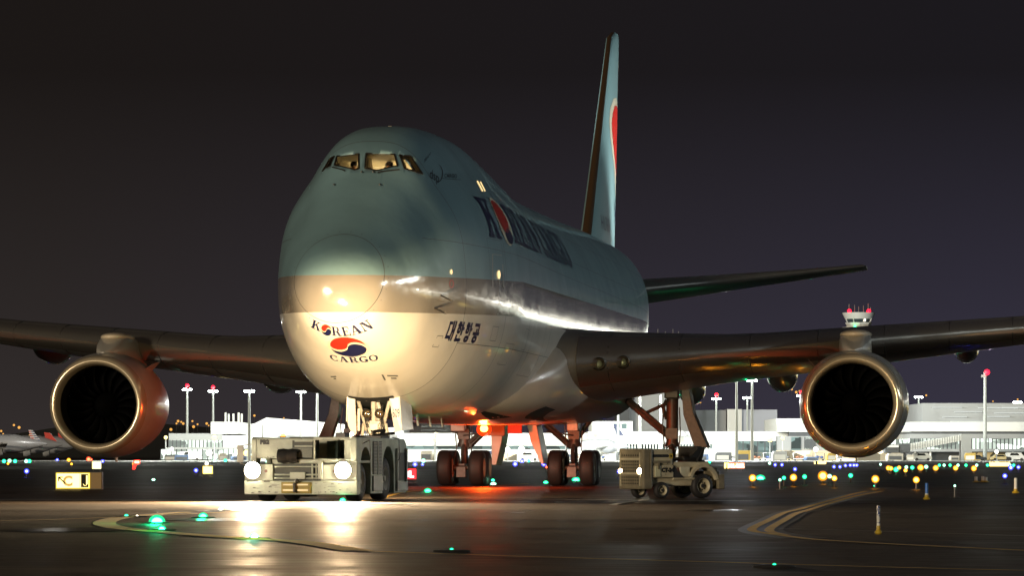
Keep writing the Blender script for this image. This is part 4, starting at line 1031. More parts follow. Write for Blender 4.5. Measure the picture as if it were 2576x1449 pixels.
# cab
m = MB(); m.bar((.28, -.02, 1.41), (1.26, -.02, 1.41), .06, .07); m.bar((.28, -.02, .93), (1.26, -.02, .93), .06, .06); m.bar((.30, -.02, 1.42), (.30, -.02, .93), .06, .05); m.bar((1.21, -.02, 1.42), (1.21, -.02, .93), .06, .14); m.build("window_frame", TG, tug, bevel=.012)
m = MB(); m.add([(.32, .01, .95), (1.15, .01, .95), (1.15, .01, 1.385), (.32, .01, 1.385)], [(0, 1, 2, 3)]); m.build("windshield", PAN, tug, recalc=False)
m = MB(); m.box(.27, 1.27, .03, 1.3, 1.41, 1.44); m.box(.27, 1.27, .03, 1.3, .86, .92); m.build("cab_shell", TG, tug, bevel=.01)
m = MB(); m.box(.35, .60, .9, 1.0, .92, 1.36); m.box(.70, .85, .8, .9, .92, 1.34); m.build("cab_curtain", pbr("teal_cloth", (.30, .42, .38), .9), tug)
m = MB(); m.box(.80, 1.12, .70, .80, .92, 1.28); m.box(.78, 1.14, .35, .75, .92, 1.0); m.build("cab_seat", pbr("cab_seat_vinyl", (.10, .09, .08), .6), tug, bevel=.03)
m = MB(); m.tube([(.95 + .13 * math.cos(a), .28, 1.06 + .10 * math.sin(a)) for a in [2 * math.pi * i / 14 for i in range(15)]], .012, 6); m.build("steering_wheel", BLACK, tug)
m = MB(); m.tube([(.86, -.05, 1.40), (.98, -.055, 1.27)], .008, 5); m.build("wiper", DARKM, tug)
# louvred panel and stowed rubber chocks
m = MB(); m.box(-.22, .25, -.01, .02, .965, 1.37); lp = m.build("louvre_panel", TGD, tug)
m = MB()
for z in (1.355, 1.24): m.bar((-.16, -.03, z), (.26, -.03, z), .02, .03)
for i in range(9): m.bar((-.2, -.025, 1.0 + i * .024), (.24, -.025, 1.0 + i * .024), .012, .008)
m.build("louvres", TG, lp)
for x in (-.40, -.18):
    m = MB(); m.lathe([(-.10, .09), (-.12, .15), (.0, .17), (.12, .15), (.10, .09)], (x, -.10, 1.02), 'X', 20, close=True); m.build("rubber_fender", BLACK, tug, smooth=True)
text_flat("PB2", .095, (-.87, .014, 1.29), (1, 0, 0), (0, 0, 1), "stencil", BLK, tug, .012)
m = MB()
for (x, z, w_, h_) in ((-.65, .34, .2, .012), (-.6, .37, .22, .01), (-.55, .31, .16, .008), (.55, .42, .1, .01), (.7, .33, .2, .008), (.35, .40, .06, .01), (.9, .39, .12, .01), (-.8, .43, .16, .03)):
    m.add([(x - w_ / 2, -.0625, z), (x + w_ / 2, -.0625, z + .004), (x + w_ / 2 * .8, -.0625, z + h_), (x - w_ / 2 * .7, -.0625, z + h_ * 1.2)], [(0, 1, 2, 3)])
for i in range(46):
    x, z, w_ = random.uniform(-1.3, 1.27), random.choice((random.uniform(.17, .45), random.uniform(.17, .22))), random.uniform(.015, .09); h_ = random.uniform(.004, .02)
    if -.47 < x < .26: continue
    m.add([(x - w_ / 2, -.0627, z), (x + w_ / 2, -.0627, z + .003), (x + w_ * .3, -.0627, z + h_), (x - w_ * .35, -.0627, z + h_ * 1.3)], [(0, 1, 2, 3)])
for i in range(24):
    x, z, w_ = random.uniform(-1.05, .2), random.choice((random.uniform(.98, 1.0), random.uniform(1.36, 1.42), random.uniform(1.0, 1.4))), random.uniform(.01, .05)
    m.add([(x, .0185, z), (x + w_, .0185, z), (x + w_ * .7, .0185, z + .012), (x + w_ * .1, .0185, z + .010)], [(0, 1, 2, 3)])
m.build("scuffs", pbr("scuff", (.10, .10, .07), .6), tug, recalc=False)
HEAD = emit("headlight_glass", (1.0, .86, .62), 220)
for x in (-1.13, .97):
    m = MB(); m.lathe([(.10, .10), (-.02, .18), (-.04, .19), (-.03, .17)], (x, -.05, .70), n=24); h = m.build("headlight", METAL, tug, smooth=True)
    MB().ball((x, -.09, .70), .165, (1, .45, 1), 20, 10).build("lens", HEAD, h, smooth='all')
    MB().cyl((x - .21 if x > 0 else x + .30, -.035, .68), (x - .21 if x > 0 else x + .30, -.01, .68), .035).build("marker_lamp", pbr("dull_red", (.16, .07, .05), .4), tug)
    l = lamp('SPOT', "headlight_beam", (x, -.24, .70), 19000, (1.0, .70, .40), .10, aim=(x * 1.2, -9.5, -.25), spot=120, blend=1.0, parent=tug)
    l.scale = (2.3, .42, 1)
    l.rotation_euler = Vector((x * .10 - .12, -1.0, -.26)).to_track_quat('-Z', 'Y').to_euler()
# mirrors, antenna, amber strobe
m = MB(); m.tube([(-1.1, .1, 1.3), (-1.45, .05, 1.25), (-1.45, .05, .85), (-1.2, .1, .8)], .012, 6); m.box(-1.52, -1.38, .03, .07, .88, 1.26); m.build("mirror", pbr("mirror_back", (.35, .33, .28), .4), tug)
m = MB(); m.tube([(1.28, .5, 1.3), (1.46, .45, 1.38), (1.48, .45, .95)], .012, 6); m.tube([(1.28, 3.3, 1.45), (1.44, 3.3, 1.42), (1.46, 3.3, .95), (1.40, 3.3, .92)], .014, 6); m.build("mirror_arm", METAL, tug)
m = MB(); m.tube([(-1.08, .6, 1.42), (-1.08, .6, 1.74)], .008, 5); m.build("antenna", DARKM, tug)
m = MB(); m.cyl((-.55, .4, 1.44), (-.55, .4, 1.47), .07); st = m.build("strobe", DARKM, tug)
MB().dome((-.55, .4, 1.47), .06).build("strobe_lens", emit("amber_glass", (1.0, .42, .03), 14), st, smooth='all')
# wheels
for (x, y, r) in ((-1.02, .78, .43), (1.02, .78, .43), (-1.02, 2.92, .50), (1.05, 2.92, .50)):
    t, r_ = MB(), MB(); wheel(t, (x, y, r), r, .34, r_); tt = t.build("wheel", TYR, tug, smooth=True, angle=60); r_.build("rim", TGW, tt, smooth=True)
m = MB(); m.box(-.32, .05, .5, 1.2, .10, .42); m.build("axle", DARKM, tug, bevel=.04)
# side: radiator grille, skirt, panels
m = MB(); m.box(1.282, 1.30, 1.42, 2.22, .60, 1.36); gr = m.build("side_grille", TGD, tug)
m = MB()
for i in range(22): m.bar((1.305, 1.46, .63 + i * .033), (1.305, 2.18, .63 + i * .033), .014, .008, up=(0, 0, 1))
m.bar((1.31, 1.82, .6), (1.31, 1.82, 1.36), .02, .05, up=(0, 1, 0)); m.build("grille_slats", TGW, gr)
m = MB(); m.box(1.285, 1.32, 1.38, 2.26, .22, .57); m.build("skirt", TGW, tug, bevel=.01)
m = MB(); m.box(1.285, 1.34, 3.60, 3.68, .25, 1.2); m.box(1.285, 1.34, 4.5, 4.6, .2, 1.2); m.box(1.285, 1.34, 3.6, 4.6, .2, .42); m.build("rear_frame", TGW, tug, bevel=.01)
m = MB(); m.box(1.284, 1.292, 3.7, 4.5, .45, 1.1); m.build("rear_panel", TGD, tug)
# rear deck equipment, plus an added lamp for the nose fill light
m = MB()
for (a, b, c, d, e_, f_) in ((.5, 1.1, 3.0, 3.8, 1.40, 1.50), (-.9, .2, 2.2, 4.2, 1.40, 1.46), (.2, .45, 2.2, 2.6, 1.4, 1.56)): m.box(a, b, c, d, e_, f_)
m.build("deck_boxes", DARKM, tug, bevel=.02)
m = MB(); m.tube([(.9, 3.6, 1.5), (1.0, 3.7, 1.62), (.7, 3.9, 1.6), (.6, 4.2, 1.5), (1.1, 4.3, 1.56)], .035); m.build("deck_hose", BLACK, tug)
wl = MB(); wl.cyl((0, 4.45, 1.40), (0, 4.45, 1.50), .05); wlh = wl.build("added_deck_lamp", DARKM, tug)
MB().ball((0, 4.5, 1.54), .05, n=10, k=6).build("lens", emit("added_deck_lamp_glass", (1, .82, .56), 12), wlh)
NOSEL = [((-.4, 3.6, 1.75), (.9, 14.5, 3.9), 5600, 120), ((.5, 4.9, .9), (2.6, 17, 2.6), 9500, 110)]  # added fill spots that throw light on the nose and belly
for (p, q, e_, sp_) in NOSEL:
    l = lamp('SPOT', "nose_fill_light", p, e_, (1.0, .72, .40), .35, aim=q, spot=sp_, blend=.9, parent=tug)
# towbar from the tug to the nose gear
tb = thing("towbar", "steel towbar lying between the tug and the nose wheels", "towbar", (0, 0, 0))
ng = loc2w(0, 7.6, .6)
back = Vector((-4.72 + 4.75 * math.sin(R(12)), 86 + 4.75 * math.cos(R(12)), .5))
m = MB(); m.cyl(back, ng + Vector((-.1, -.8, -.1)), .07); m.build("bar", GEARP, tb)
m = MB(); m.bar(ng + Vector((-.35, -.75, .05)), ng + Vector((.3, -.75, .05)), .12, .1); m.build("head", DARKM, tb)

# ================================================================== small baggage tractor
P0 = at(1612, 1150, 91.4)
tr = thing("utility_tractor", "small cream airport tractor numbered CT-24 with black seat standing under the right wing", "tractor", (P0.x, P0.y, 0), R(33))
CR = pbr("tractor_cream", (.50, .44, .30), .45, var=.18, vscale=4, bump=.15, bscale=30)
CRD = pbr("tractor_dirty", (.20, .17, .11), .55, var=.3, vscale=6)
m = MB(); m.box(.30, .98, .04, 1.0, .78, 1.19); m.build("hood", CR, tr, bevel=.05)
m = MB(); m.box(.30, .98, .02, 1.02, .50, .80); m.build("body", CR, tr, bevel=.02)
m = MB(); m.box(.08, .36, 0, 1.04, .22, 1.20); fr = m.build("front_guard", CRD, tr, bevel=.04)
m = MB()
for i in range(9):
    for j in range(10): m.cyl((.082, .14 + i * .095, .36 + j * .075), (.072, .14 + i * .095, .36 + j * .075), .022, n=6)
m.build("guard_holes", DARK, fr)
m = MB(); m.bar((.06, .1, .3), (.06, .1, 1.1), .03, .05); m.bar((.06, .92, .3), (.06, .92, 1.1), .03, .05); m.bar((.05, .1, .95), (.05, .92, .95), .04, .05); m.bar((.05, .1, .6), (.05, .92, .6), .04, .05); m.build("guard_bars", CR, fr)
m = MB(); m.box(.42, .58, -.005, .02, .52, .78); m.build("side_door", pbr("pale_door", (.62, .6, .4), .45, var=.1), tr, bevel=.01)
text_flat("CT-24", .095, (.80, .014, .64), (1, 0, 0), (0, 0, 1), "stencil", BLK, tr, .012)
m = MB()
m.add([(.38, .034, .99), (.82, .034, .99), (.86, .034, 1.02), (.82, .034, 1.06), (.38, .034, 1.06), (.34, .034, 1.02)], [(0, 1, 2, 3, 4, 5)]); m.build("hood_mark", BLK, tr, recalc=False)
m = MB(); m.add([(.86, .033, .96), (.96, .033, .96), (.96, .033, 1.08), (.86, .033, 1.08)], [(0, 1, 2, 3)]); hz = m.build("warning_label", pbr("label_yellow", (.5, .36, .03), .5), tr, recalc=False)
m = MB(); m.ball((.91, .03, 1.02), .025, (1, .2, 1), 8, 6); m.build("label_symbol", BLK, hz)
m = MB(); m.bar((.30, .04, .88), (.86, .04, .88), .05, .06); m.tube([(.3, .0, 1.1), (.3, .0, .5)], .015); m.box(.5, .54, -.02, .02, .7, .86); m.build("side_rail", CRD, tr)
m = MB()
for i in range(40):
    x, z, w_ = random.uniform(.3, .97), random.uniform(.51, 1.15), random.uniform(.01, .05)
    m.add([(x, .0165, z), (x + w_, .0165, z), (x + w_ * .6, .0165, z + .012), (x + w_ * .2, .0165, z + .014)], [(0, 1, 2, 3)])
m.build("paint_chips", pbr("scuff", (.10, .10, .07), .6), tr, recalc=False)
# chassis, cowl, fender
m = MB(); m.box(.3, 2.3, .12, .92, .30, .50); m.box(1.0, 1.9, .06, 1.0, .44, .56); m.box(1.0, 2.1, .08, .98, .74, .88); m.build("chassis", CR, tr, bevel=.03)
m = MB(); m.prism([(1.0, .04, .50), (1.30, .04, .50), (1.12, .04, .66), (1.0, .04, .80)], (0, .9, 0)); m.build("footwell", DARKM, tr)
m = MB(); m.box(1.2, 1.48, .05, .12, .52, .76); m.build("step_box", pbr("pale_box", (.58, .55, .42), .45), tr, bevel=.01)
fn = MB(); c = (1.86, .38)
for i in range(12):
    a0, a1 = R(10 + 150 * i / 12), R(10 + 150 * (i + 1) / 12); q = lambda a, r: (c[0] + math.cos(a) * r, c[1] + math.sin(a) * r)
    p1, p2, p3, p4 = q(a0, .37), q(a1, .37), q(a1, .44), q(a0, .44)
    fn.prism([(p1[0], -.01, p1[1]), (p2[0], -.01, p2[1]), (p3[0], -.01, p3[1]), (p4[0], -.01, p4[1])], (0, .34, 0))
fn.build("fender", CR, tr, bevel=.0)
m = MB(); m.box(1.95, 2.4, .1, .95, .52, .66); m.box(2.3, 2.48, .0, 1.0, .22, .58); m.box(2.2, 2.34, .1, .18, .58, .74); m.build("rear_bumper", CRD, tr, bevel=.02)
m = MB(); m.cyl((2.52, .5, .30), (2.52, .5, .42), .04); m.box(2.46, 2.56, .4, .6, .28, .33); m.box(2.46, 2.56, .4, .6, .4, .44); m.build("tow_hitch", DARKM, tr)
SEAT = pbr("black_vinyl", (.015, .015, .015), .45)
m = MB(); m.box(1.38, 1.86, .15, .88, .90, 1.00); m.box(1.74, 1.90, .12, .92, .92, 1.26); m.prism([(1.5, .10, .96), (1.9, .10, .96), (1.98, .10, 1.22), (1.80, .10, 1.24)], (0, .05, 0)); m.build("seat", SEAT, tr, bevel=.03)
m = MB(); m.tube([(1.0, .5, .86), (1.22, .5, 1.12)], .02); m.tube([(1.18 + .10 * math.sin(a) * .4 + .05, .5 + .19 * math.cos(a), 1.14 + .16 * math.sin(a)) for a in [2 * math.pi * i / 14 for i in range(15)]], .014, 6); m.build("steering_wheel", SEAT, tr)
m = MB(); m.tube([(1.1, .2, .9), (1.16, .18, 1.15), (1.2, .2, 1.2)], .012); m.tube([(1.06, .75, .9), (1.1, .78, 1.1)], .012); m.tube([(1.92, .1, 1.24), (1.7, .1, .86)], .014); m.box(1.0, 1.05, .1, .95, .85, 1.02); m.build("levers", DARKM, tr)
m = MB(); m.cyl((1.98, .2, .86), (1.98, .8, .86), .07); m.build("air_tank", DARKM, tr)
for (x, y, r, w_) in ((1.86, .12, .30, .22), (1.86, .92, .30, .22), (.62, .04, .20, .15), (.62, .98, .20, .15)):
    t, r_ = MB(), MB()
    pr_ = [(-w_ / 2, r * .62), (-w_ / 2, r * .86), (-w_ * .36, r * .97), (-w_ * .15, r), (w_ * .15, r), (w_ * .36, r * .97), (w_ / 2, r * .86), (w_ / 2, r * .62)]
    t.lathe(pr_, (x, y, r), 'Y', 32); tt = t.build("wheel", TYR, tr, smooth=True, angle=60)
    r_.lathe([(-w_ * .5, r * .64), (-w_ * .42, r * .56), (-w_ * .2, r * .5), (-w_ * .15, r * .25), (-w_ * .3, r * .22), (-w_ * .3, .01)], (x, y, r), 'Y', 28); r_.lathe([(w_ * .4, r * .64), (w_ * .2, .02)], (x, y, r), 'Y', 20)
    rr = r_.build("rim", CR, tt, smooth=True)
    b_ = MB()
    for i in range(8): b_.cyl((x + math.cos(i * math.pi / 4) * r * .32, y - w_ * .22, r + math.sin(i * math.pi / 4) * r * .32), (x + math.cos(i * math.pi / 4) * r * .32, y - w_ * .13, r + math.sin(i * math.pi / 4) * r * .32), .012 + r * .02, n=6)
    b_.cyl((x, y - w_ * .36, r), (x, y - w_ * .2, r), r * .17, n=12); b_.build("hub", DARKM, tt)
for y in (.12, .92):
    m = MB(); m.lathe([(.06, .04), (0, .085), (-.015, .09), (-.01, .075)], (.05, y, .66), 'X', 16); h = m.build("headlight", METAL, tr)
    MB().ball((.04, y, .66), .07 if y < .5 else .045, (.5, 1, 1), 14, 8).build("lens", emit("tractor_headlight", (1, .74, .42), 110), h, smooth='all')
l = lamp('SPOT', "headlight_beam", (-.10, .12, .66), 130, (1, .7, .38), .06, spot=70, blend=.8, parent=tr); l.rotation_euler = Vector((-1, -.25, -.16)).to_track_quat('-Z', 'Y').to_euler()

# ================================================================== pilots on the flight deck
def person(name, label, loc, rz, shirt, group=None, mirror=1):
    P = thing(name, label, "person", loc, rz, group)
    V = [(0, 0, 0), (0, .0, .22), (0, -.02, .42), (0, -.02, .50), (0, -.03, .58), (0, -.05, .68),
         (.19, -.02, .42), (.24, -.10, .20), (.20, -.38, .20), (.19, -.46, .22), (-.19, -.02, .42), (-.24, -.10, .20), (-.16, -.36, .26), (-.14, -.44, .30),
         (.10, -.02, -.02), (.13, -.42, .0), (.13, -.45, -.35), (-.10, -.02, -.02), (-.13, -.42, 0), (-.13, -.45, -.35)]
    E = [(0, 1), (1, 2), (2, 3), (3, 4), (4, 5), (2, 6), (6, 7), (7, 8), (8, 9), (2, 10), (10, 11), (11, 12), (12, 13), (0, 14), (14, 15), (15, 16), (0, 17), (17, 18), (18, 19)]
    Rr = [.15, .15, .14, .06, .085, .085, .075, .05, .038, .035, .075, .05, .038, .035, .10, .08, .05, .10, .08, .05]
    me = bpy.data.meshes.new("body"); me.from_pydata(V, E, []); o = bpy.data.objects.new("body", me); col.objects.link(o)
    sk = o.modifiers.new("s", 'SKIN'); o.modifiers.new("u", 'SUBSURF').levels = 2
    for i, r in enumerate(Rr): me.skin_vertices[0].data[i].radius = (r, r * (.75 if i in (1, 2) else 1))
    me.skin_vertices[0].data[0].use_root = True
    bpy.context.view_layer.update(); dg = bpy.context.evaluated_depsgraph_get()
    nm = bpy.data.meshes.new_from_object(o.evaluated_get(dg)); o.modifiers.clear(); o.data = nm
    nm.materials.clear(); nm.materials.append(shirt); nm.materials.append(pbr("skin", (.38, .21, .12), .6)); nm.polygons.foreach_set("use_smooth", [True] * len(nm.polygons))
    for p in nm.polygons: p.material_index = 1 if (p.center.z > .5 or p.center.y < -.40 and p.center.z > .1) else 0
    o.parent = P
    h = MB().ball((0, -.02, .67), .105, (.95, 1.0, .85), 14, 8); h.v = [v for v in h.v]; h.build("hair", pbr("dark_hair", (.015, .01, .008), .7), P, smooth='all')
    n_ = MB(); n_.ball((0, -.135, .625), .018, (1, 1.2, 1.3), 8, 6); n_.build("nose", pbr("skin", (.38, .21, .12), .6), P, smooth='all')
    e_ = MB(); e_.ball((.033, -.122, .648), .011, n=6, k=4); e_.ball((-.033, -.122, .648), .011, n=6, k=4); e_.box(-.022, .022, -.125, -.118, .590, .596); e_.build("eyes", DARK, P)
    hs = MB(); hs.tube([(.105 * math.cos(a), -.02, .66 + .115 * math.sin(a)) for a in [math.pi * i / 8 for i in range(9)]], .01, 5); hs.ball((.10, -.02, .65), .035, (.5, 1, 1), 8, 6); hs.ball((-.10, -.02, .65), .035, (.5, 1, 1), 8, 6); hs.build("headset", pbr("headset", (.4, .38, .35), .5), P)
    return P
w1 = loc2w(-.70, 7.2, 8.34); w2 = loc2w(.30, 7.2, 8.32)
person("person", "person in a white shirt seated behind the left hand cockpit pane", w1, -PSI, pbr("white_shirt", (.55, .5, .42), .9))
person("person", "person with a pale headset seated behind the wide middle cockpit pane", w2, -PSI, pbr("cream_shirt", (.6, .55, .45), .9))

# ================================================================== airport background
S0 = .0
WALL = pbr("pale_wall", (.70, .71, .68), .7, var=.05, vscale=.05)
WALLG = pbr("grey_wall", (.30, .31, .31), .7, var=.08, vscale=.05)
WALLD = pbr("dark_wall", (.07, .075, .08), .7, var=.1, vscale=.05)
def window_mat(name, c, s, scale, thr=.45):
    m = bpy.data.materials.new(name); m.use_nodes = True; nt = m.node_tree; b = nt.nodes["Principled BSDF"]
    tc = nt.nodes.new("ShaderNodeTexCoord"); mp = nt.nodes.new("ShaderNodeMapping"); mp.inputs["Scale"].default_value = scale
    nt.links.new(tc.outputs["Object"], mp.inputs[0])
    v = nt.nodes.new("ShaderNodeTexVoronoi"); v.inputs["Scale"].default_value = 1.0; v.distance = 'CHEBYCHEV'; nt.links.new(mp.outputs[0], v.inputs["Vector"])
    sp = nt.nodes.new("ShaderNodeSeparateColor"); nt.links.new(v.outputs["Color"], sp.inputs[0])
    r = nt.nodes.new("ShaderNodeMapRange"); nt.links.new(sp.outputs[0], r.inputs[0]); r.inputs[1].default_value = thr * .4; r.inputs[2].default_value = 1; r.inputs[3].default_value = s * .08; r.inputs[4].default_value = s
    b.inputs["Base Color"].default_value = (.02, .025, .025, 1); b.inputs["Roughness"].default_value = .1
    b.inputs["Emission Color"].default_value = (*c, 1); nt.links.new(r.outputs[0], b.inputs["Emission Strength"])
    m.cycles.emission_sampling = 'NONE'
    MATS[name] = m; return m
WLIT = window_mat("lit_windows", (.86, 1.0, .86), 3.4, (.22, .22, .6))
WLITW = window_mat("warm_windows", (1.0, .82, .5), 3.0, (.2, .2, .5))
WDIM = window_mat("dim_windows", (.5, .75, .7), .55, (.3, .2, .6))
def building(name, label, cat, d, depth, blocks, group=None):
    """blocks: (part name, px0, px1, py top, py bottom, proud metres, material[, depth])"""
    x0 = min(b[1] for b in blocks); x1 = max(b[2] for b in blocks)
    c = at((x0 + x1) / 2, HORIZON, d)
    t = thing(name, label, cat, (c.x, d, 0), 0, group)
    for blk_ in blocks:
        pn, a, b, yt, yb, proud, mat = blk_[:7]; dep = blk_[7] if len(blk_) > 7 else depth
        A = at(a, yt, d); B = at(b, yb, d)
        zb = max(0.02, B.z) if yb < 1158 else 0.0
        m = MB().box(A.x - c.x, B.x - c.x, -proud, dep - proud * 0, zb, A.z)
        m.build(pn, mat, t)
    return t
def mull(t, d, x0, x1, yt, yb, n, proud, mat, name="mullions"):
    """vertical glazing bars in front of a glass band"""
    m = MB(); c = t.location.x
    for i in range(n + 1):
        p = at(x0 + (x1 - x0) * i / n, yt, d); q = at(x0, yb, d)
        m.box(p.x - c - .14, p.x - c + .14, -proud - .25, -proud, q.z, p.z)
    return m.build(name, mat, t)
D1 = 1000.0
# left: white hangar roofs and concourse
b = building("hangar", "long white floodlit building with a low gabled roof behind the tug", "hangar", 1010, 60, [("wall", 531, 1015, 1076, 1160, 0, WALL), ("lower_wall", 700, 1005, 1096, 1158, .6, WALLG), ("door_band", 640, 1000, 1112, 1135, .9, WLITW)])
m = MB(); cx = b.location.x
r = [at(590, 1076, 1010), at(640, 1065, 1010), at(668, 1051, 1010), at(760, 1058, 1010), at(850, 1066, 1010), at(930, 1076, 1010)]
m.prism([(p.x - cx, 2.5, p.z) for p in r], (0, 55, 0)); m.build("roof", WALL, b)
m = MB()
for px in (563, 571, 583, 596, 604): p = at(px, 1076, 1010); m.cyl((p.x - cx, 6, p.z), (p.x - cx, 6, p.z + 3.4 + (px % 3) * .3), .28, n=8)
m.build("vent_stack", WALL, b)
c1 = building("concourse", "two storey glass concourse glowing green white left of the white hangar", "terminal", 980, 40,
   [("upper_wall", 425, 560, 1091, 1108, .4, WALLG), ("window_band", 425, 560, 1108, 1126, 0, WLIT), ("slab", 418, 640, 1126, 1131, 1.2, WALLG), ("ground_floor_glazing", 405, 640, 1131, 1156, 0, WLIT), ("roof_block", 531, 600, 1062, 1092, .8, WALL), ("side_wall", 560, 640, 1096, 1126, .2, WALL)])
mull(c1, 980, 425, 560, 1108, 1126, 14, .1, WALLD); mull(c1, 980, 405, 640, 1131, 1156, 18, .1, WALLD)
# middle: behind the landing gear
c2 = building("terminal_building", "long white terminal wall behind the body landing gear", "terminal", 1000, 50,
   [("wall", 1000, 1500, 1090, 1122, 0, WALL), ("window_band", 1000, 1500, 1122, 1131, -.2, WDIM), ("lower_wall", 1000, 1500, 1131, 1160, .4, WALL), ("bay_door", 1250, 1300, 1142, 1158, .7, WLITW, 1), ("bay_door", 1350, 1400, 1140, 1158, .7, WLITW, 1)])
b3 = building("office_block", "dark distant office block with rows of dim windows right of the nose gear", "building", 1300, 60,
   [("wall", 1015, 1135, 1062, 1120, 0, WALLD)])
for k in range(3):
    p0, p1 = at(1060, 1072 + k * 9, 1300), at(1130, 1075 + k * 9, 1300); m = MB().box(p0.x - b3.location.x, p1.x - b3.location.x, -.3, 0, p1.z, p0.z); m.build("window_row", window_mat("office_windows%d" % k, (.55, .6, .5), .12, (.3, .3, .3)), b3)
p = at(1020, 1063, 1295); sg = thing("roof_sign", "glowing red sign on the roof of the dark office block", "sign", (p.x, p.y, p.z))
MB().box(-1.9, 1.9, 0, .5, -.8, .9).build("panel", emit("red_sign_glow", (1, .02, .05), 2.2), sg)
m = MB()
for i in range(4): m.box(-1.4 + i * .75, -.95 + i * .75, -.1, 0, -.35, .45)
m.build("letters", emit("pale_sign_glow", (1, .7, .6), 2.6), sg)
c3 = building("terminal_building", "white terminal with a dark window strip behind the right main gear strut", "terminal", 990, 50,
   [("roof_block", 1490, 1592, 1060, 1088, -2, WALL), ("parapet", 1480, 2020, 1086, 1098, 1, WALL), ("upper_wall", 1480, 2020, 1098, 1118, .6, WALL), ("window_band", 1500, 1800, 1118, 1130, .3, WDIM), ("middle_wall", 1480, 2020, 1130, 1139, .8, WALL), ("lower_wall", 1480, 2020, 1139, 1160, .2, WALL), ("gate_window", 1545, 1560, 1066, 1079, -1.9, WDIM, 20), ("gate_window", 1564, 1577, 1066, 1079, -1.9, WDIM, 20), ("glass_front", 1850, 2015, 1110, 1150, 1.2, WDIM), ("pier_wall", 1792, 1850, 1112, 1158, 2, WALL)])
mull(c3, 990, 1500, 1800, 1118, 1130, 40, .4, WALL); mull(c3, 990, 1850, 2015, 1110, 1150, 9, 1.3, WALLD)
building("grey_block", "tall plain grey block rising behind the white terminal", "building", 1060, 40, [("wall", 1583, 1735, 985, 1110, 0, WALLG), ("roof_house", 1555, 1583, 998, 1110, 3, WALLD)])
building("grey_hall", "low grey hall with a flat roof beside the tall block", "building", 1075, 40, [("wall", 1735, 1830, 1032, 1110, 0, WALLG)])
building("pale_hall", "pale blue grey hall with flat roof under the hanging flap fairing", "building", 1070, 40, [("wall", 1829, 1955, 1031, 1110, 0, pbr("bluish_wall", (.42, .45, .52), .7, var=.08, vscale=.05)), ("end_wall", 1829, 1866, 1030, 1110, .8, WALL)])
m = MB(); p = at(1711, 1098, 985); t = thing("radar_dome", "small white dome on the terminal roof", "dome", (p.x, p.y, p.z)); MB().dome((0, 0, 0), 2.0, 18, 6, .8).build("shell", WALL, t, smooth='all')
# right of the right-hand engine
c4 = building("terminal_building", "terminal wing between the small hall and the right engine", "terminal", 985, 50,
   [("roof_block", 1955, 2110, 1053, 1066, -4, WALL), ("parapet", 1955, 2310, 1066, 1087, 0, WALL), ("window_band", 1985, 2110, 1087, 1098, -.5, WALLD), ("upper_wall", 1955, 2110, 1098, 1160, .2, WALLG), ("glass_front", 1990, 2014, 1100, 1140, .6, WDIM), ("glass_front", 2024, 2048, 1100, 1130, .6, WLIT), ("ground_floor_glazing", 1955, 2300, 1134, 1158, .9, WLITW)])
mull(c4, 985, 2024, 2048, 1100, 1130, 7, .7, WALLD)
c5 = building("terminal_building", "grey clad terminal with glazed gates at the far right", "terminal", 960, 50,
   [("clad_wall", 2325, 2640, 1014, 1063, -4, WALLG), ("white_band", 2290, 2640, 1062, 1086, .6, WALL), ("dark_soffit", 2290, 2640, 1086, 1092, 0, WALLD), ("grey_band", 2290, 2640, 1092, 1104, .3, WALLG), ("window_band", 2290, 2640, 1104, 1130, 0, WLIT), ("floor_slab", 2290, 2640, 1130, 1137, 1.2, WALLG), ("ground_floor", 2290, 2640, 1137, 1160, -2, WALLD)])
mull(c5, 960, 2290, 2640, 1104, 1130, 34, .1, WALLD)
m = MB(); cx = c5.location.x
for (a, b_, y) in ((2345, 2420, 1025), (2400, 2470, 1036), (2370, 2432, 1049), (2460, 2560, 1026), (2500, 2576, 1039), (2520, 2600, 1025), (2480, 2540, 1048), (2390, 2480, 1060)):
    p, q = at(a, y, 964), at(b_, y + 1.6, 964); m.box(p.x - cx, q.x - cx, 3.4, 4.2, q.z, p.z)
m.build("light_strips", emit("facade_strip", (.8, .85, .8), .9), c5)
m = MB()
for px in (2300, 2338, 2440, 2475, 2505, 2545, 2590): p, q = at(px, 1137, 960), at(px + 4, 1150, 960); m.box(p.x - cx, q.x - cx, -.5, .5, 0, p.z)
m.build("columns", WALL, c5)
for (a, b_) in ((2447, 2472), (2480, 2502), (2515, 2540)):
    p, q = at(a, 1139, 960), at(b_, 1150, 960); MB().box(p.x - cx, q.x - cx, .3, 1.6, .1, p.z).build("garage_door", window_mat("bay_glow%d" % a, (1, .72, .3), .8, (.15, .15, .15)), c5)
# wider terminal beyond the frame, mirrored in the fuselage band
for k, (x0, x1) in enumerate(((170, 260), (275, 400), (420, 560), (580, 760))):
    t = thing("terminal_building", "outer terminal pier with lit gate windows, %s counting right from the frame edge" % ("first", "second", "third", "fourth")[k], "terminal", ((x0 + x1) / 2, 930 - k * 60, 0), R(-8 - 5 * k))
    w_ = (x1 - x0) / 2
    MB().box(-w_, w_, 0, 40, 6, 14).build("wall", WALL, t); MB().box(-w_, w_, -.4, 30, 3.2, 6).build("window_band", WLIT, t); MB().box(-w_, w_, 0, 30, 0, 3.2).build("ground_floor", WLITW, t)
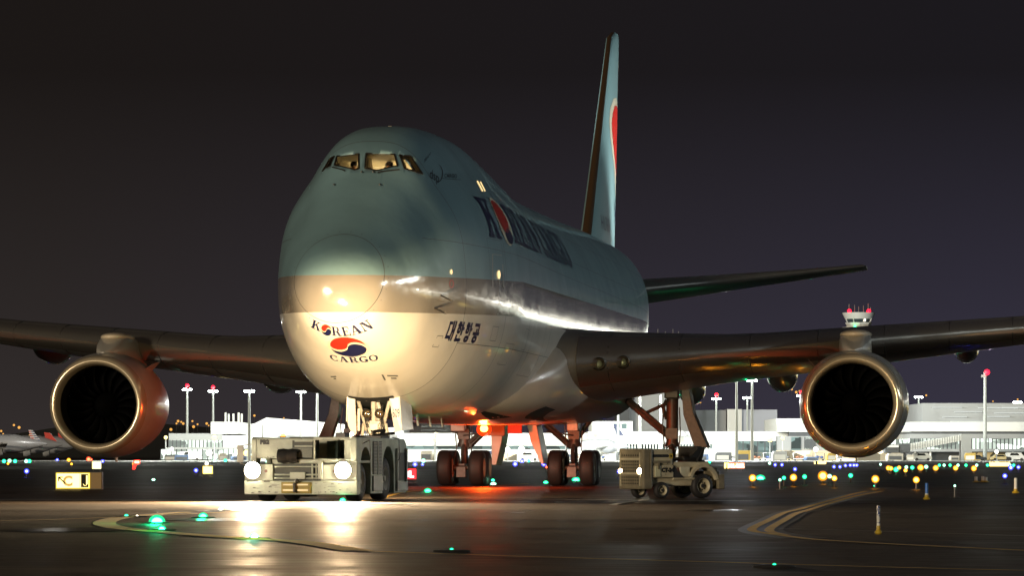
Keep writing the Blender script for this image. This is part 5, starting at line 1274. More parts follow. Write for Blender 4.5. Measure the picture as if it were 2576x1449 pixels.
# jet bridge
p = at(2366, 1150, 930); jb = thing("jet_bridge", "grey corrugated passenger jet bridge sloping down from the right terminal", "jet bridge", (p.x, p.y, 0))
def jp(px, py): q = at(px, py, 930); return Vector((q.x - p.x, 0, q.z))
m = MB(); A, B, C_, D_ = jp(2290, 1117), jp(2420, 1094), jp(2420, 1109), jp(2290, 1134); m.prism([A, B, C_, D_], (0, 3, 0)); tn = m.build("tunnel", WALL, jb)
m = MB()
for i in range(22):
    t_ = i / 21; a = A.lerp(B, t_); b_ = D_.lerp(C_, t_); m.bar(a + Vector((0, -.15, 0)), b_ + Vector((0, -.15, 0)), .18, .12, up=(0, 1, 0))
m.build("ribs", WALLG, tn)
m = MB(); a, b_ = jp(2225, 1118), jp(2262, 1140); m.box(a.x, b_.x, -.5, 4, b_.z, a.z); a, b_ = jp(2262, 1116), jp(2290, 1140); m.box(a.x, b_.x, -.2, 3.6, b_.z, a.z); m.build("cab", WALLD, jb, bevel=.2)
m = MB(); a, b_ = jp(2226, 1120), jp(2260, 1126); m.box(a.x, b_.x, -.7, -.5, b_.z, a.z); m.build("cab_roof", WALL, jb)
m = MB()
for px in (2240, 2276): a = jp(px, 1140); m.cyl((a.x, 1, a.z), (a.x, 1, 0), .35); 
a = jp(2300, 1132); m.bar((a.x - 2, 1, a.z), (a.x - 3, 1, .4), .4, .4); m.build("legs", WALLD, jb)
m = MB()
for px in (2236, 2246, 2272, 2282): a = jp(px, 1150); m.cyl((a.x, 0, .5), (a.x, .5, .5), .5)
m.build("drive_wheels", BLACK, jb)
a = jp(2424, 1092); m = MB().box(a.x - .6, a.x + 1.8, -.5, 4, 0, a.z); m.build("rotunda", WALLG, jb)

# parked ground vehicles in front of the far terminal
def car(label, px, d, L, colr, kind="car", grp=None, van=False, z0=0):
    p = at(px, 1150, d); c = thing("parked_%s" % kind, label, kind, (p.x, d, .03), 0, grp)
    pt = pbr("car_paint_%s" % label[:9].replace(' ', '_'), colr, .3, coat=.5)
    h = L * .30 if not van else L * .42
    m = MB()
    if van: prof = [(-L / 2, .35), (-L / 2, h * .9), (-L / 2 + .2, h), (L * .28, h), (L * .42, h * .6), (L / 2, h * .5), (L / 2, .35)]
    else: prof = [(-L / 2, .35), (-L / 2, h * .62), (-L * .40, h * .68), (-L * .28, h), (L * .12, h), (L * .27, h * .66), (L * .46, h * .58), (L / 2, h * .45), (L / 2, .35)]
    m.prism([(x, -.9, z) for x, z in prof], (0, 1.8, 0)); m.build("body", pt, c, bevel=.06)
    g_ = MB(); z1, z2 = h * .66, h * .93
    g_.prism([(-L * .30, -.92, z1), (L * .2, -.92, z1), (L * .1, -.92, z2), (-L * .25, -.92, z2)], (0, 1.84, 0)); g_.build("windows", GLASSD, c)
    for x in (-L * .3, L * .3): MB().lathe([(-.95, .02), (-.95, .3), (-.93, .36), (.93, .36), (.95, .3), (.95, .02)], (x, 0, .36), 'Y', 18).build("wheel_pair", TYR, c)
    return c
car("dark saloon car parked at the far right terminal bays", 2457, 940, 4.8, (.03, .035, .04))
car("yellowish pickup parked beside the white van at the terminal", 2518, 940, 5.2, (.5, .4, .2))
car("white van parked nearest the right edge at the terminal", 2554, 940, 4.8, (.6, .6, .58), "van", None, True)
car("white service van standing in front of the middle terminal", 1330, 950, 5.2, (.6, .6, .58), "van", None, True)
car("white baggage van under the jet bridge cab", 2320, 935, 4.6, (.5, .5, .46), "van", None, True)
car("pale service truck in front of the left concourse", 480, 950, 5.5, (.5, .5, .46), "van", None, True)
for k, px in enumerate((1455, 1510, 1850, 1902, 1935, 1975, 2010, 2060, 2105)):
    p = at(px, 1150, 945); c = thing("baggage_cart", "small baggage cart left standing along the floodlit terminal apron", "cart", (p.x, p.y, .03), 0, "baggage carts along the terminal apron")
    m = MB(); m.box(-1.5, 1.5, -.8, .8, .45, .6); m.box(-1.5, -1.42, -.8, .8, .6, 1.9); m.box(1.42, 1.5, -.8, .8, .6, 1.9); m.box(-1.5, 1.5, -.8, .8, 1.9, 1.98); m.build("frame", CRD if k % 2 else WALL, c)
    m = MB(); m.ball((-.4, 0, .95), .5, (1.2, .8, .7), 8, 6); m.ball((.7, 0, .9), .45, (1, .9, .7), 8, 6); m.build("bags", pbr("bag_%d" % (k % 3), ((.25, .1, .05), (.05, .08, .2), (.12, .12, .12))[k % 3], .7), c)
    for x in (-1, 1): MB().cyl((x, -.8, .22), (x, .8, .22), .22, n=12).build("wheels", BLACK, c)

# control tower
p = at(2160, HORIZON, 1450); tw = thing("control_tower", "white flared control tower cab with two red lamps above the right wing", "tower", (p.x, p.y, 0))
def tz(py): return at(0, py, 1450).z
q = 1450 / F
m = MB(); m.lathe([(tz(826), 27 * q), (tz(812), 34 * q)], n=8, axis='Z'); m.build("cab_base", WALL, tw)
m = MB(); m.lathe([(tz(818), 26 * q), (tz(801), 33 * q)], n=24, axis='Z'); m.build("cab_glass", pbr("tower_glass", (.05, .07, .08), .1), tw, smooth=True)
m = MB(); m.lathe([(tz(822), 30 * q), (tz(818), 29 * q), (tz(818), 26 * q)], n=24, axis='Z'); m.lathe([(tz(803), 34 * q), (tz(789), 41 * q), (tz(787), 41 * q), (tz(787), 1)], n=24, axis='Z'); m.build("cab_roof", emit("tower_floodlit_white", (.75, .8, .78), .0, (.7, .72, .7)), tw, smooth=True)
m = MB()
for k in range(8): a = 2 * math.pi * k / 8 + .3; m.bar((math.cos(a) * 27 * q, math.sin(a) * 27 * q, tz(819)), (math.cos(a) * 35 * q, math.sin(a) * 35 * q, tz(801)), .3, .3)
m.build("cab_frame", WALL, tw)
m = MB(); m.cyl((0, 0, 0), (0, 0, tz(822)), 2.6 * 1.8, 2.6 * 1.9, 20); m.lathe([(tz(832), 40 * q), (tz(826), 42 * q), (tz(824), 42 * q), (tz(824), 1)], n=24, axis='Z'); m.build("shaft", WALL, tw, smooth=True)
m = MB()
for dx, h in ((-24, 22), (-10, 20), (0, 16), (12, 18), (24, 24), (30, 14)): m.cyl((dx * q, 0, tz(787)), (dx * q, 0, tz(787 - h)), .13, n=6)
m.build("aerials", WALLG, tw)
REDL = emit("red_beacon_glass", (1, .004, .02), 7)
for dx in (-24, 25): MB().ball((dx * q, -1, tz(783)), .75, n=12, k=8).build("obstruction_lamp", REDL, tw, smooth='all')
MB().ball((-12 * q, -30 * q, tz(822)), .4, n=8, k=6).build("green_lamp", emit("green_small", (.05, 1, .3), 8), tw); MB().ball((12 * q, -28 * q, tz(806)), .5, n=8, k=6).build("cab_lamp", emit("cab_small", (1, .9, .7), 8), tw)
lamp('SPOT', "tower_floodlight", (p.x - 20, p.y - 60, 20), 60000, (.9, 1, .95), 1.0, aim=(p.x, p.y, 50), spot=40)

# light masts
MASTW = emit("floodlight_glass", (.86, 1.0, .92), 60)
MPOLE = pbr("mast_paint", (.34, .36, .34), .5)
masts = [(471, 980, 1000, 1), (536, 984, 1010, 1), (627, 984, 900, 0), (757, 986, 1005, 1), (798, 984, 930, 0), (1802, 1003, 1020, 1), (1853, 950, 900, 0), (1892, 957, 900, 2), (1880, 1001, 1030, 2), (2015, 996, 1080, 1), (2311, 999, 1100, 0), (2560, 1012, 1000, 0), (1555, 1005, 960, 0), (1610, 990, 930, 0), (1662, 994, 940, 0)]
mlab = ["tall mast with red top lamp nearest the left engine", "tall mast with red top lamp above the left end of the hangar", "lamp mast hidden up to its head below the left wing", "tall mast with red top lamp left of the chin of the aircraft", "lamp mast just left of the nose landing gear", "short mast with red top lamp right of the right gear leg", "lamp mast without bright head right of the flap fairings", "brightest tall white mast right of the gear leg", "low twin head mast beside the brightest mast", "lamp mast peeping out left of the right engine", "lamp cluster mast right of the right engine", "lamp mast at the far right edge", "thin pole left of the grey block", "thin pole in front of the grey block", "thin pole by the right gear strut"]
for k, (px, py, d, f) in enumerate(masts):
    p = at(px, py, d); h = p.z
    t = thing("light_mast", mlab[k], "light mast", (p.x, p.y, 0), 0, "floodlight masts over the terminal apron")
    MB().cyl((0, 0, 0), (0, 0, h), .40, .24, 12).build("pole", MPOLE, t, smooth=True)
    if k in (12, 13, 14, 6): continue
    m = MB(); m.lathe([(h - .3, .3), (h - .2, 1.0), (h + .1, 1.1), (h + .2, .4)], n=12, axis='Z'); m.build("crown_ring", MPOLE, t)
    m = MB()
    for j in range(6): a = 2 * math.pi * j / 6 + .3; m.ball((math.cos(a) * .95, math.sin(a) * .95, h - .05), .36, (1, 1, .7), 8, 5)
    m.build("floodlights", MASTW, t)
    if f == 1: MB().ball((0, 0, h + 1.0), .5, n=10, k=6).build("obstruction_lamp", REDL, t, smooth='all')
p = at(2478, 937, 940); t = thing("light_mast", "slim pole with a single red lamp above the grey clad terminal", "light mast", (p.x, p.y, 0)); MB().cyl((0, 0, 0), (0, 0, p.z), .5, .35, 10).build("pole", MPOLE, t); MB().box(-.9, .1, -.4, .4, p.z - 1.2, p.z - .6).build("bracket", MPOLE, t); MB().ball((.4, -.6, p.z), .7, n=12, k=8).build("obstruction_lamp", REDL, t, smooth='all')
# the light those masts throw on the walls
for k, (x, y, z, e_) in enumerate([(-88, 930, 22, 62000), (-72, 925, 20, 62000), (-50, 930, 22, 90000), (-25, 940, 22, 70000), (5, 930, 22, 70000), (30, 925, 22, 110000), (55, 930, 24, 110000), (78, 925, 22, 50000), (112, 890, 22, 34000), (135, 890, 22, 40000), (215, 835, 22, 30000), (340, 780, 24, 30000), (480, 720, 24, 30000), (650, 650, 24, 30000)]):
    lamp('POINT', "apron_floodlight", (x, y, z), e_, (.95, 1.0, .90) if k != 6 else (.9, .95, 1), 1.0)
lamp('POINT', "apron_floodlight", (-52, 1000, 20), 20000, (1, .98, .9), 1.0)

# distant roof aerials behind the tail
for k, px in enumerate((1655, 1674, 1683, 1693, 1707, 1709)):
    p = at(px, 828 + (k % 3) * 6, 1400); t = thing("roof_aerial", "thin distant aerial rising just right of the tail cone", "aerial", (p.x, p.y, 0), 0, "distant aerials right of the tail"); MB().cyl((0, 0, 0), (0, 0, p.z), .35, .12, 6).build("mast", WALLG, t)
for k, (px, py) in enumerate(((1664, 846), (1669, 843), (1674, 847))):
    p = at(px, py, 1380); t = thing("obstruction_light", "tiny red warning light just above the wing root skyline", "warning light", tuple(p), 0, "red warning lights right of the tail"); MB().ball((0, 0, 0), .55, n=8, k=6).build("lens", REDL, t); MB().cyl((0, 0, -p.z), (0, 0, -.5), .1, n=5).build("post", WALLG, t)

# hills with house lights
m = MB(); pts = [(-600, 1128), (-300, 1112), (0, 1095), (150, 1075), (300, 1062), (480, 1072), (700, 1090), (1000, 1105), (1500, 1115), (2200, 1118), (2600, 1110), (3300, 1128)]
P = [at(a, b, 5200) for a, b in smooth_line([Vector((a, b, 0)) for a, b in pts], 6) and [(v.x, v.y) for v in smooth_line([Vector((a, b, 0)) for a, b in pts], 6)]]
vs = []
for p in P: vs += [(p.x, 4600, 0), (p.x, 5200, p.z), (p.x, 6000, 0)]
m.add(vs, [(3 * i, 3 * i + 1, 3 * i + 4, 3 * i + 3) for i in range(len(P) - 1)] + [(3 * i + 1, 3 * i + 2, 3 * i + 5, 3 * i + 4) for i in range(len(P) - 1)])
tag(m.build("hills", pbr("hill_vegetation", (.02, .022, .015), .95), smooth=True), kind="structure")
HL_ = [(8, 1092), (35, 1070), (48, 1076), (62, 1101), (25, 1098), (74, 1096), (3, 1085), (448, 1060), (456, 1062), (461, 1066), (470, 1070), (484, 1060), (487, 1074), (497, 1068), (520, 1066), (525, 1071), (534, 1078), (430, 1081), (444, 1066), (640, 1046), (714, 1052), (1022, 1048), (1742, 1000), (1762, 1013), (1805, 993), (1975, 968), (1992, 980), (2003, 987), (2011, 984), (1984, 975), (2498, 1010), (2330, 995), (2140, 838), (2560, 1005)]
for k, (px, py) in enumerate(HL_):
    dd = 4500 if py > 1060 else 5000
    p = at(px, py, dd); lab = "orange house light on the dark hillside left of the concourse" if 420 < px < 560 else "faint yellow house light on the dark hill at the left edge" if px < 100 else "single faint lamp low in the night sky behind the airport"
    t = thing("hillside_light", lab, "lamp", tuple(p), 0, "house lights on the hills left" if px < 100 else "house lights beside the concourse" if 420 < px < 560 else "far lamps above the terminal")
    r = .9 + (k * 37 % 5) * .2
    MB().ball((0, 0, 0), r, n=8, k=6).build("lens", emit("house_lamp", (1, .48, .10), 1.1), t); MB().cyl((0, 0, -9), (0, 0, -r), .2, n=5).build("post", WALLD, t)

# parked airliners at the left edge
def airliner(label, px, d, L, tailc, stripes, noseleft=True):
    p = at(px, HORIZON, d); t = thing("parked_airliner", label, "airliner", (p.x, p.y, 0), 0)
    s = 1
    prof = [(0, .05), (.6, .9), (1.8, 1.5), (4, 1.85), (L * .7, 1.85), (L * .85, 1.3), (L, .25)]
    m = MB().lathe(prof, (0, 0, 3.4), 'X', 20); m.v = [(v[0] - L, v[1], v[2] + max(0, (v[0] - L * .7)) * .08) for v in m.v]
    m.build("fuselage", pbr("airliner_silver", (.5, .52, .54), .3, .2), t, smooth=True)
    return t, s
def jet(label, xtail, d, L, tail, tailmat, stripes=False, hgt=11.5):
    """a jet lying along the view's left-right axis with its tail at pixel xtail"""
    p = at(xtail, HORIZON, d); t = thing("parked_airliner", label, "airliner", (p.x, d, 0), 0)
    prof = [(-L, .05), (-L + .5, .9), (-L + 1.6, 1.5), (-L + 4, 1.9), (-L * .3, 1.9), (-L * .12, 1.2), (1.5, .2)]
    m = MB().lathe(prof, (0, 0, 3.6), 'X', 20); m.build("fuselage", pbr("airliner_white", (.45, .47, .50), .3, .2), t, smooth=True)
    q = d / F
    P = [(tail[0][0] * q, tail[0][1] * q)]
    outline = [(x * q, EYE + (HORIZON - y) * q) for x, y in tail]
    fo = MB().prism([(x, -.2, z) for x, z in outline], (0, .4, 0)).build("tail_fin", tailmat, t)
    if stripes:
        a, b_, c_, e_ = [Vector((x, 0, z)) for x, z in outline[:4]]   # top-front, top-rear, base-rear, base-front
        for side_, mt, u0, u1 in (("red", pbr("stripe_red", (.5, .05, .03), .5), 0, .45), ("blue", pbr("stripe_blue", (.03, .05, .16), .5), .52, 1)):
            m = MB()
            for i in range(7):
                v0, v1 = .06 + i * .135, .12 + i * .135
                L0, L1 = a.lerp(e_, v0), a.lerp(e_, v1); R0, R1 = b_.lerp(c_, v0), b_.lerp(c_, v1)
                Q = [L0.lerp(R0, u0), L0.lerp(R0, u1), L1.lerp(R1, u1), L1.lerp(R1, u0)]
                m.add([v + Vector((0, -.22, 0)) for v in Q], [(0, 1, 2, 3)])
            m.build("%s_stripes" % side_, mt, fo, recalc=False)
    m = MB(); m.prism([(-L * .55, -2, 3), (-L * .40, -2, 3), (-L * .30, -12, 3.6), (-L * .36, -12, 3.6)], (0, 0, .3)); m.build("wing", WALLG, t)
    m = MB().lathe([(-L * .55, .9), (-L * .50, 1.0), (-L * .42, .7)], (0, -5, 2), 'X', 16); m.build("engine", WALLG, t, smooth=True)
    return t
WTAIL = pbr("tail_white", (.55, .55, .55), .5); RTAIL = emit("tail_red", (.9, .05, .03), .0, (.65, .04, .02))
jet("silver airliner with a red and blue striped tail at the left edge", 100, 760, 16, [(-28, 1082), (-18, 1083), (12, 1122), (-18, 1124)], WTAIL, True)
jet("white airliner with the first red tail left of the left engine", 140, 800, 11, [(-42 + 13, 1088), (-14, 1090), (10, 1119), (-22, 1119)], RTAIL)
jet("white airliner whose red tail is half hidden by the left engine", 180, 830, 10, [(-48 + 14, 1090), (-18, 1092), (6, 1120), (-30, 1120)], RTAIL)
jet("dark tailed jet beyond the right gear door", 1555 + 10, 970, 12, [(-22, 1067), (-14, 1069), (4, 1096), (-14, 1096)], pbr("tail_navy", (.02, .03, .08), .5))
jet("small jet with a blue tail behind the nose landing gear", 930, 985, 9, [(-26, 1065), (-18, 1065), (0, 1092), (-18, 1092)], pbr("tail_navy", (.02, .03, .08), .5))
lamp('POINT', "gate_floodlight", (-88, 735, 16), 9000, (1, .95, .85), 1.0)

# ================================================================== signs
def sign(label, px0, px1, py0, py1, d, panels, cat="sign", legs=True, name="taxiway_sign"):
    a, b = at(px0, py0, d), at(px1, py1, d); cx = (a.x + b.x) / 2
    t = thing(name, label, cat, (cx, d, 0))
    W, H0, H1 = b.x - a.x, b.z, a.z
    MB().box(-W / 2 - .03, W / 2 + .03, .02, .25, H0 - .03, H1 + .03).build("case", DARKM, t, bevel=.01)
    for (u0, u1, mat, txt, tm, kind) in panels:
        x0, x1 = -W / 2 + W * u0, -W / 2 + W * u1
        if kind == "inv":
            MB().box(x0, x1, -.01, .02, H0, H1).build("panel", mat, t)
            MB().box(x0 + W * .02, x1 - W * .02, -.02, -.01, H0 + (H1 - H0) * .08, H1 - (H1 - H0) * .08).build("inset", DARK, t)
        else: MB().box(x0, x1, -.01, .02, H0, H1).build("panel", mat, t)
        if txt: text_flat(txt, (H1 - H0) * .62, ((x0 + x1) / 2, -.03, H0 + (H1 - H0) * .19), (1, 0, 0), (0, 0, 1), "legend", tm, t, .02)
    if label.startswith("lit yellow") or len(panels) == 1 and panels[0][2] is SY:
        bt = (H1 - H0) * .05; m = MB(); e_ = W * (.25 if len(panels) > 1 else .5)
        m.box(-W / 2, e_, -.028, -.012, H0, H0 + bt); m.box(-W / 2, e_, -.028, -.012, H1 - bt, H1); m.box(-W / 2, -W / 2 + bt, -.028, -.012, H0 + bt, H1 - bt); m.box(e_ - bt, e_, -.028, -.012, H0 + bt, H1 - bt); m.build("border", SYB, t)
    if legs:
        m = MB()
        for u in (-.4, .4): m.cyl((W * u, .13, 0), (W * u, .13, H0), .03, n=8)
        m.build("legs", DARKM, t)
    return t
SY = emit("sign_yellow", (1.0, .74, .22), 3.6); SYB = emit("sign_border", (1, .72, .02), 1.3); SYD = emit("sign_dim", (.5, .25, .04), .12, (.1, .06, .02)); SR = emit("sign_red", (1, .02, .03), 2.2); SW = emit("sign_white", (1, .9, .9), 2.5)
SLET = emit("sign_letter", (.85, .5, .12), .9)
ds = gnd(0, 1232).y
s1_ = sign("lit yellow taxiway sign reading arrow C beside a black J panel, left of the tug", 141, 255, 1190, 1230, ds, [(0, .52, SY, "C", SLET, ""), (.53, .74 + .06 * 0, SY, "", None, "inv"), (.75, 1.0, SYD, "", None, "")])
a = at(141, 1190, ds); W = (255 - 141) / F * ds; H0 = at(0, 1230, ds).z; Hh = 40 / F * ds
cx = -W / 2
m = MB(); ax, az_ = cx + W * .06, H0 + Hh * .72
m.bar((ax, -.03, az_), (ax + Hh * .42, -.03, az_ - Hh * .40), .01, Hh * .08, up=(1, 0, 1)); m.bar((ax - .005, -.03, az_), (ax + Hh * .26, -.03, az_), .01, Hh * .08); m.bar((ax, -.03, az_ + Hh * .03), (ax, -.03, az_ - Hh * .26), .01, Hh * .08, up=(1, 0, 0)); m.build("arrow", BLK, s1_)
m = MB(); jx = cx + W * .635; ww = W * .03
J = [(jx + .05, H0 + Hh * .8), (jx + .05, H0 + Hh * .3)]
m.bar((jx + ww * 1.6, -.03, H0 + Hh * .84), (jx + ww * 1.6, -.03, H0 + Hh * .28), .01, ww, up=(1, 0, 0))
for i in range(8):
    a0, a1 = -math.pi * i / 8, -math.pi * (i + 1) / 8; r = ww * 1.3
    m.bar((jx + ww * .3 + r * math.cos(a0), -.03, H0 + Hh * .3 + r * math.sin(a0)), (jx + ww * .3 + r * math.cos(a1), -.03, H0 + Hh * .3 + r * math.sin(a1)), .01, ww, up=(0, 1, 0))
m.build("letter", SY, s1_)
sign("plain glowing yellow sign standing alone left of the tug", 510, 535, 1173, 1193, gnd(0, 1200).y, [(0, 1, SY, "", None, "")])
sign("red runway sign with white L peeping out right of the tug", 1005, 1047, 1180, 1206, gnd(0, 1214).y, [(0, 1, SR, "10L", SW, "")])
sign("blurred yellow and red lit sign right of the tractor", 1822, 1873, 1165, 1179, gnd(0, 1186).y, [(0, .22, SY, "J", BLK, ""), (.22, 1, emit("sign_orange", (1, .30, .12), 2.4), "10L-28R", SW, "")])
sign("small yellow direction sign below the left side of the right engine", 2048, 2078, 1161, 1168, gnd(0, 1171).y, [(0, .12, SY, "", None, ""), (.3, 1, SY, "", None, ""), (.12, .3, DARK, "", None, "")])
sign("long pale yellow lit sign at the right under the terminal", 2489, 2541, 1163, 1174, gnd(0, 1177).y, [(0, 1, SY, "", None, "")])
sign("small bright yellow panel under the left engine beside two blue lamps", 232, 254, 1162, 1180, gnd(0, 1190).y, [(0, .15, SY, "", None, ""), (.15, 1, emit("sign_pale", (1, .85, .4), 3), "", None, "")])
wsk = at(485 / 1.0, 1160, 330)
# windsock-like red lit panel by the left engine
p = at(487, 1165, 400)
p = at(342, 1170, gnd(0, 1182).y); t = thing("lit_marker", "red lit slanting marker board below the left engine", "marker board", (p.x, p.y, 0))
q = p.y / F
m = MB(); z = lambda y: EYE + (HORIZON - y) * q
m.prism([(-6 * q, 0, z(1158)), (10 * q, 0, z(1157)), (10 * q, 0, z(1168)), (2 * q, 0, z(1170)), (-4 * q, 0, z(1185)), (-10 * q, 0, z(1184))], (0, .1, 0)); m.build("panel", emit("lit_red_marker", (1, .03, .02), 2.4), t)
m = MB(); m.box(-3 * q, 8 * q, -.06, 0, z(1166), z(1160)); m.build("lamp_face", emit("sign_pale", (1, .85, .4), 3), t)
m = MB(); m.cyl((0, .05, 0), (0, .05, z(1168)), .04); m.build("leg", DARKM, t)

# ================================================================== taxiway and runway lights
LC = {"green": (.02, 1.0, .34), "amber": (1.0, .36, .02), "blue": (.06, .07, 1.0), "red": (1, .08, .03), "mint": (.35, 1.0, .62), "white": (1, .92, .75)}
def glow_globe_mat(c):  # see-through shell that draws a halo of glow round each bulb
    n = "glow_globe_" + c
    if n in MATS: return MATS[n]
    m = bpy.data.materials.new(n); m.use_nodes = True; MATS[n] = m; nt = m.node_tree; nt.nodes.clear()
    o = nt.nodes.new("ShaderNodeOutputMaterial"); mx = nt.nodes.new("ShaderNodeMixShader"); tr_ = nt.nodes.new("ShaderNodeBsdfTransparent"); e = nt.nodes.new("ShaderNodeEmission")
    e.inputs[0].default_value = (*LC[c], 1); e.inputs[1].default_value = 1.5; m.cycles.emission_sampling = 'NONE'; mx.inputs[0].default_value = .6
    nt.links.new(tr_.outputs[0], mx.inputs[1]); nt.links.new(e.outputs[0], mx.inputs[2]); nt.links.new(mx.outputs[0], o.inputs[0])
    return m
def tlight(px, py, c, r, label, group=None, glow=60, name="taxiway_light", up=True):
    """a small fixture standing (or set) in the pavement; py is the row of the lamp itself"""
    hgt = .30 if up else .03
    d = (EYE - hgt) * F / max(py - HORIZON, 4)
    if d > 900: d = 900; hgt = at(px, py, d).z
    x = (px - 1288) / F * d
    rr = r * 1.35 * d / F
    t = thing(name, label, "taxiway light", (x, d, 0), 0, group)
    if up:
        m = MB(); m.cyl((0, 0, 0), (0, 0, .03), .12, .10, 12); m.cyl((0, 0, .03), (0, 0, hgt - rr * .8), .03, n=8); m.build("stem", DARKM, t)
        MB().ball((0, 0, hgt), rr, n=14, k=10).build("glow_globe", glow_globe_mat(c), t, smooth='all')
        MB().ball((0, 0, hgt), rr * .58, n=12, k=8).build("bulb", emit("lamp_%s_%d" % (c, glow), LC[c], glow), t, smooth='all')
    else:
        m = MB(); m.lathe([(.0, .20), (.012, .19), (.02, .14), (.02, .02)], n=24, axis='Z'); m.build("housing", DARKM, t, smooth=True)
        MB().dome((0, 0, .018), rr * 1.05, 16, 6, .85).build("glow_globe", glow_globe_mat(c), t, smooth='all')
        MB().dome((0, 0, .018), rr * .66, 14, 5, .8).build("bulb", emit("lamp_%s_%d" % (c, glow), LC[c], glow), t, smooth='all')
    return t
NEAR = [
 (395, 1312, "green", 15, "largest green centreline light glaring at the lower left", 120), (407, 1330, "green", 8, "small green light touching the largest green one at lower left", 120),
 (511, 1299, "green", 9, "green pavement light between the largest green one and the tug", 90), (640, 1350, "mint", 9, "pale green pavement light below the tug's left headlight", 90),
 (555, 1282, "white", 5, "small pale light just in front of the tug's left corner", 60), (318, 1297, "green", 4, "tiny green light left of the largest green one", 40), (345, 1297, "white", 2.5, "faint pale speck beside the tiny green light at lower left", 30),
 (862, 1259, "green", 6, "green light under the tug's right headlight", 60), (1076, 1236, "green", 7, "green light beside the yellow line right of the tug", 70), (1241, 1219, "mint", 6, "pale light right of the left body wheels", 60), (1240, 1209, "green", 4, "small green light above the pale one by the left body wheels", 50),
 (1373, 1215, "green", 5, "green light left of the right body wheels", 60), (1449, 1209, "green", 8, "bright green light between the right body wheels", 90), (386, 1208, "mint", 4, "small mint light between the two big lit signs on the left", 50),
 (1136, 1381, "green", 4, "low green pavement lens in the middle foreground", 14), (1948, 1419, "green", 4, "low green pavement lens at the lower right foreground", 14),
 (1913, 1205, "green", 9, "bright green light right of the tractor", 100), (2200, 1223, "green", 2.5, "faint green dot under the amber light below the right engine", 30),
]
for px, py, c, r, lab, gl in NEAR:
    t = tlight(px, py, c, r, lab, None, gl, "pavement_light", up=False)
    if r >= 7: lamp('POINT', "lamp_glow", (t.location.x, t.location.y - .45, .22), r * r * (.16 if px < 1000 else .35), LC[c], .06)
AMB = [(1893, 1203, 7), (1996, 1202, 7), (2070, 1198, 9.5), (2099, 1204, 5.5), (2202, 1206, 7.5), (2305, 1208, 6.5), (2241 + 0, 1179, 4.5), (2235, 1178, 5), (2262, 1177, 4), (2278, 1184, 4), (2316, 1177, 6), (2321 - 85, 1178, 3), (2354, 1178, 5.5), (2404, 1178, 5), (2450, 1179, 5.5), (2313, 1177, 4)]
albl = {0: "amber light touching the bright green one right of the tractor", 1: "amber light left of the biggest amber light", 2: "biggest amber light with the strongest glare under the right engine", 3: "small amber light just right of the biggest amber light", 4: "amber light right below the lowest point of the right engine", 5: "amber light farthest right in the near row"}
for k, (px, py, r) in enumerate(AMB): tlight(px, py, "amber", r, albl.get(k, "small amber light in the far row right of the right engine"), None if k in albl else "far amber lights right of the engine", 80 if k < 6 else 40)
MINT = [(1972, 1203, 4), (1962, 1208, 3), (2024, 1200, 4.5), (2087, 1199 - 0, 4.5), (2254, 1182, 5), (2280 - 0, 1176, 3.5), (2295, 1177, 4), (2330, 1175, 4), (2363 - 0, 1171, 3), (2375, 1171, 3), (2390, 1171, 3), (2410, 1171, 3), (2430, 1171, 3), (2457, 1171, 3), (2484, 1171, 3), (2541, 1171, 3), (2550, 1171, 3), (1936, 1166, 3), (1785, 1163, 3), (2215, 1169, 2.5), (10, 1161, 4), (24, 1160, 4), (38, 1161, 4), (66, 1161, 4), (74, 1161, 4), (540, 1159, 3.5), (567, 1159, 3.5), (672, 1161, 4), (677, 1160, 4), (1065, 1160, 4.5), (2140, 1197, 4.5), (2402, 1223, 2.5), (1330, 1160, 3)]
for k, (px, py, r) in enumerate(MINT):
    g_ = "green lights under the far right terminal" if px > 2200 else "green lights right of the tractor" if px > 1700 else "green lights at the left edge" if px < 100 else "green lights before the concourse"
    lab_ = {"green lights under the far right terminal": "small green light in the row under the far right terminal", "green lights right of the tractor": "small green light among the amber ones under the right engine", "green lights at the left edge": "small green light in the row under the parked airliners", "green lights before the concourse": "small green light on the far taxiway before the lit buildings"}[g_]
    tlight(px, py, "mint" if k % 2 else "green", r, lab_, g_, 30)
BLU = [(67, 1186, 5), (144, 1155.5 + 2, 3), (258, 1158 + 3, 3.5), (493, 1184, 4.5), (1044, 1169, 4.5), (1063, 1169, 3), (1296, 1168, 5), (1313, 1161, 4), (1368, 1168, 5), (1557, 1187, 4), (1950, 1170, 3.5), (1967, 1170, 3.5), (2000, 1181, 4), (2098, 1175, 3.5), (2113, 1175, 3.5), (2127, 1172, 3.5), (2139, 1171, 3.5), (2148, 1171, 3.5), (2155, 1171, 3.5), (2528, 1198, 5), (2543, 1177, 5), (2562, 1176, 4), (2540, 1171, 3)]
for k, (px, py, r) in enumerate(BLU):
    if px < 600: lab_, g_ = {67: "blue light at the far left under the parked airliners", 144: "tiny blue light under the left engine intake", 258: "tiny blue light right of the small yellow panel", 493: "blue light below the red marker board"}[px], None
    elif px < 1600: lab_, g_ = "blue taxiway edge light seen between the landing gear legs", "blue lights between the landing gear"
    elif px < 2200: lab_, g_ = "blue taxiway edge light in the row left of the right engine's foot", "blue lights under the right engine"
    elif px == 2528: lab_, g_ = "largest blue light near the right edge, lower than the others", None
    else: lab_, g_ = "blue taxiway edge light at the right edge under the terminal", "blue lights at the right edge"
    tlight(px, py, "blue", r, lab_, g_, 45)
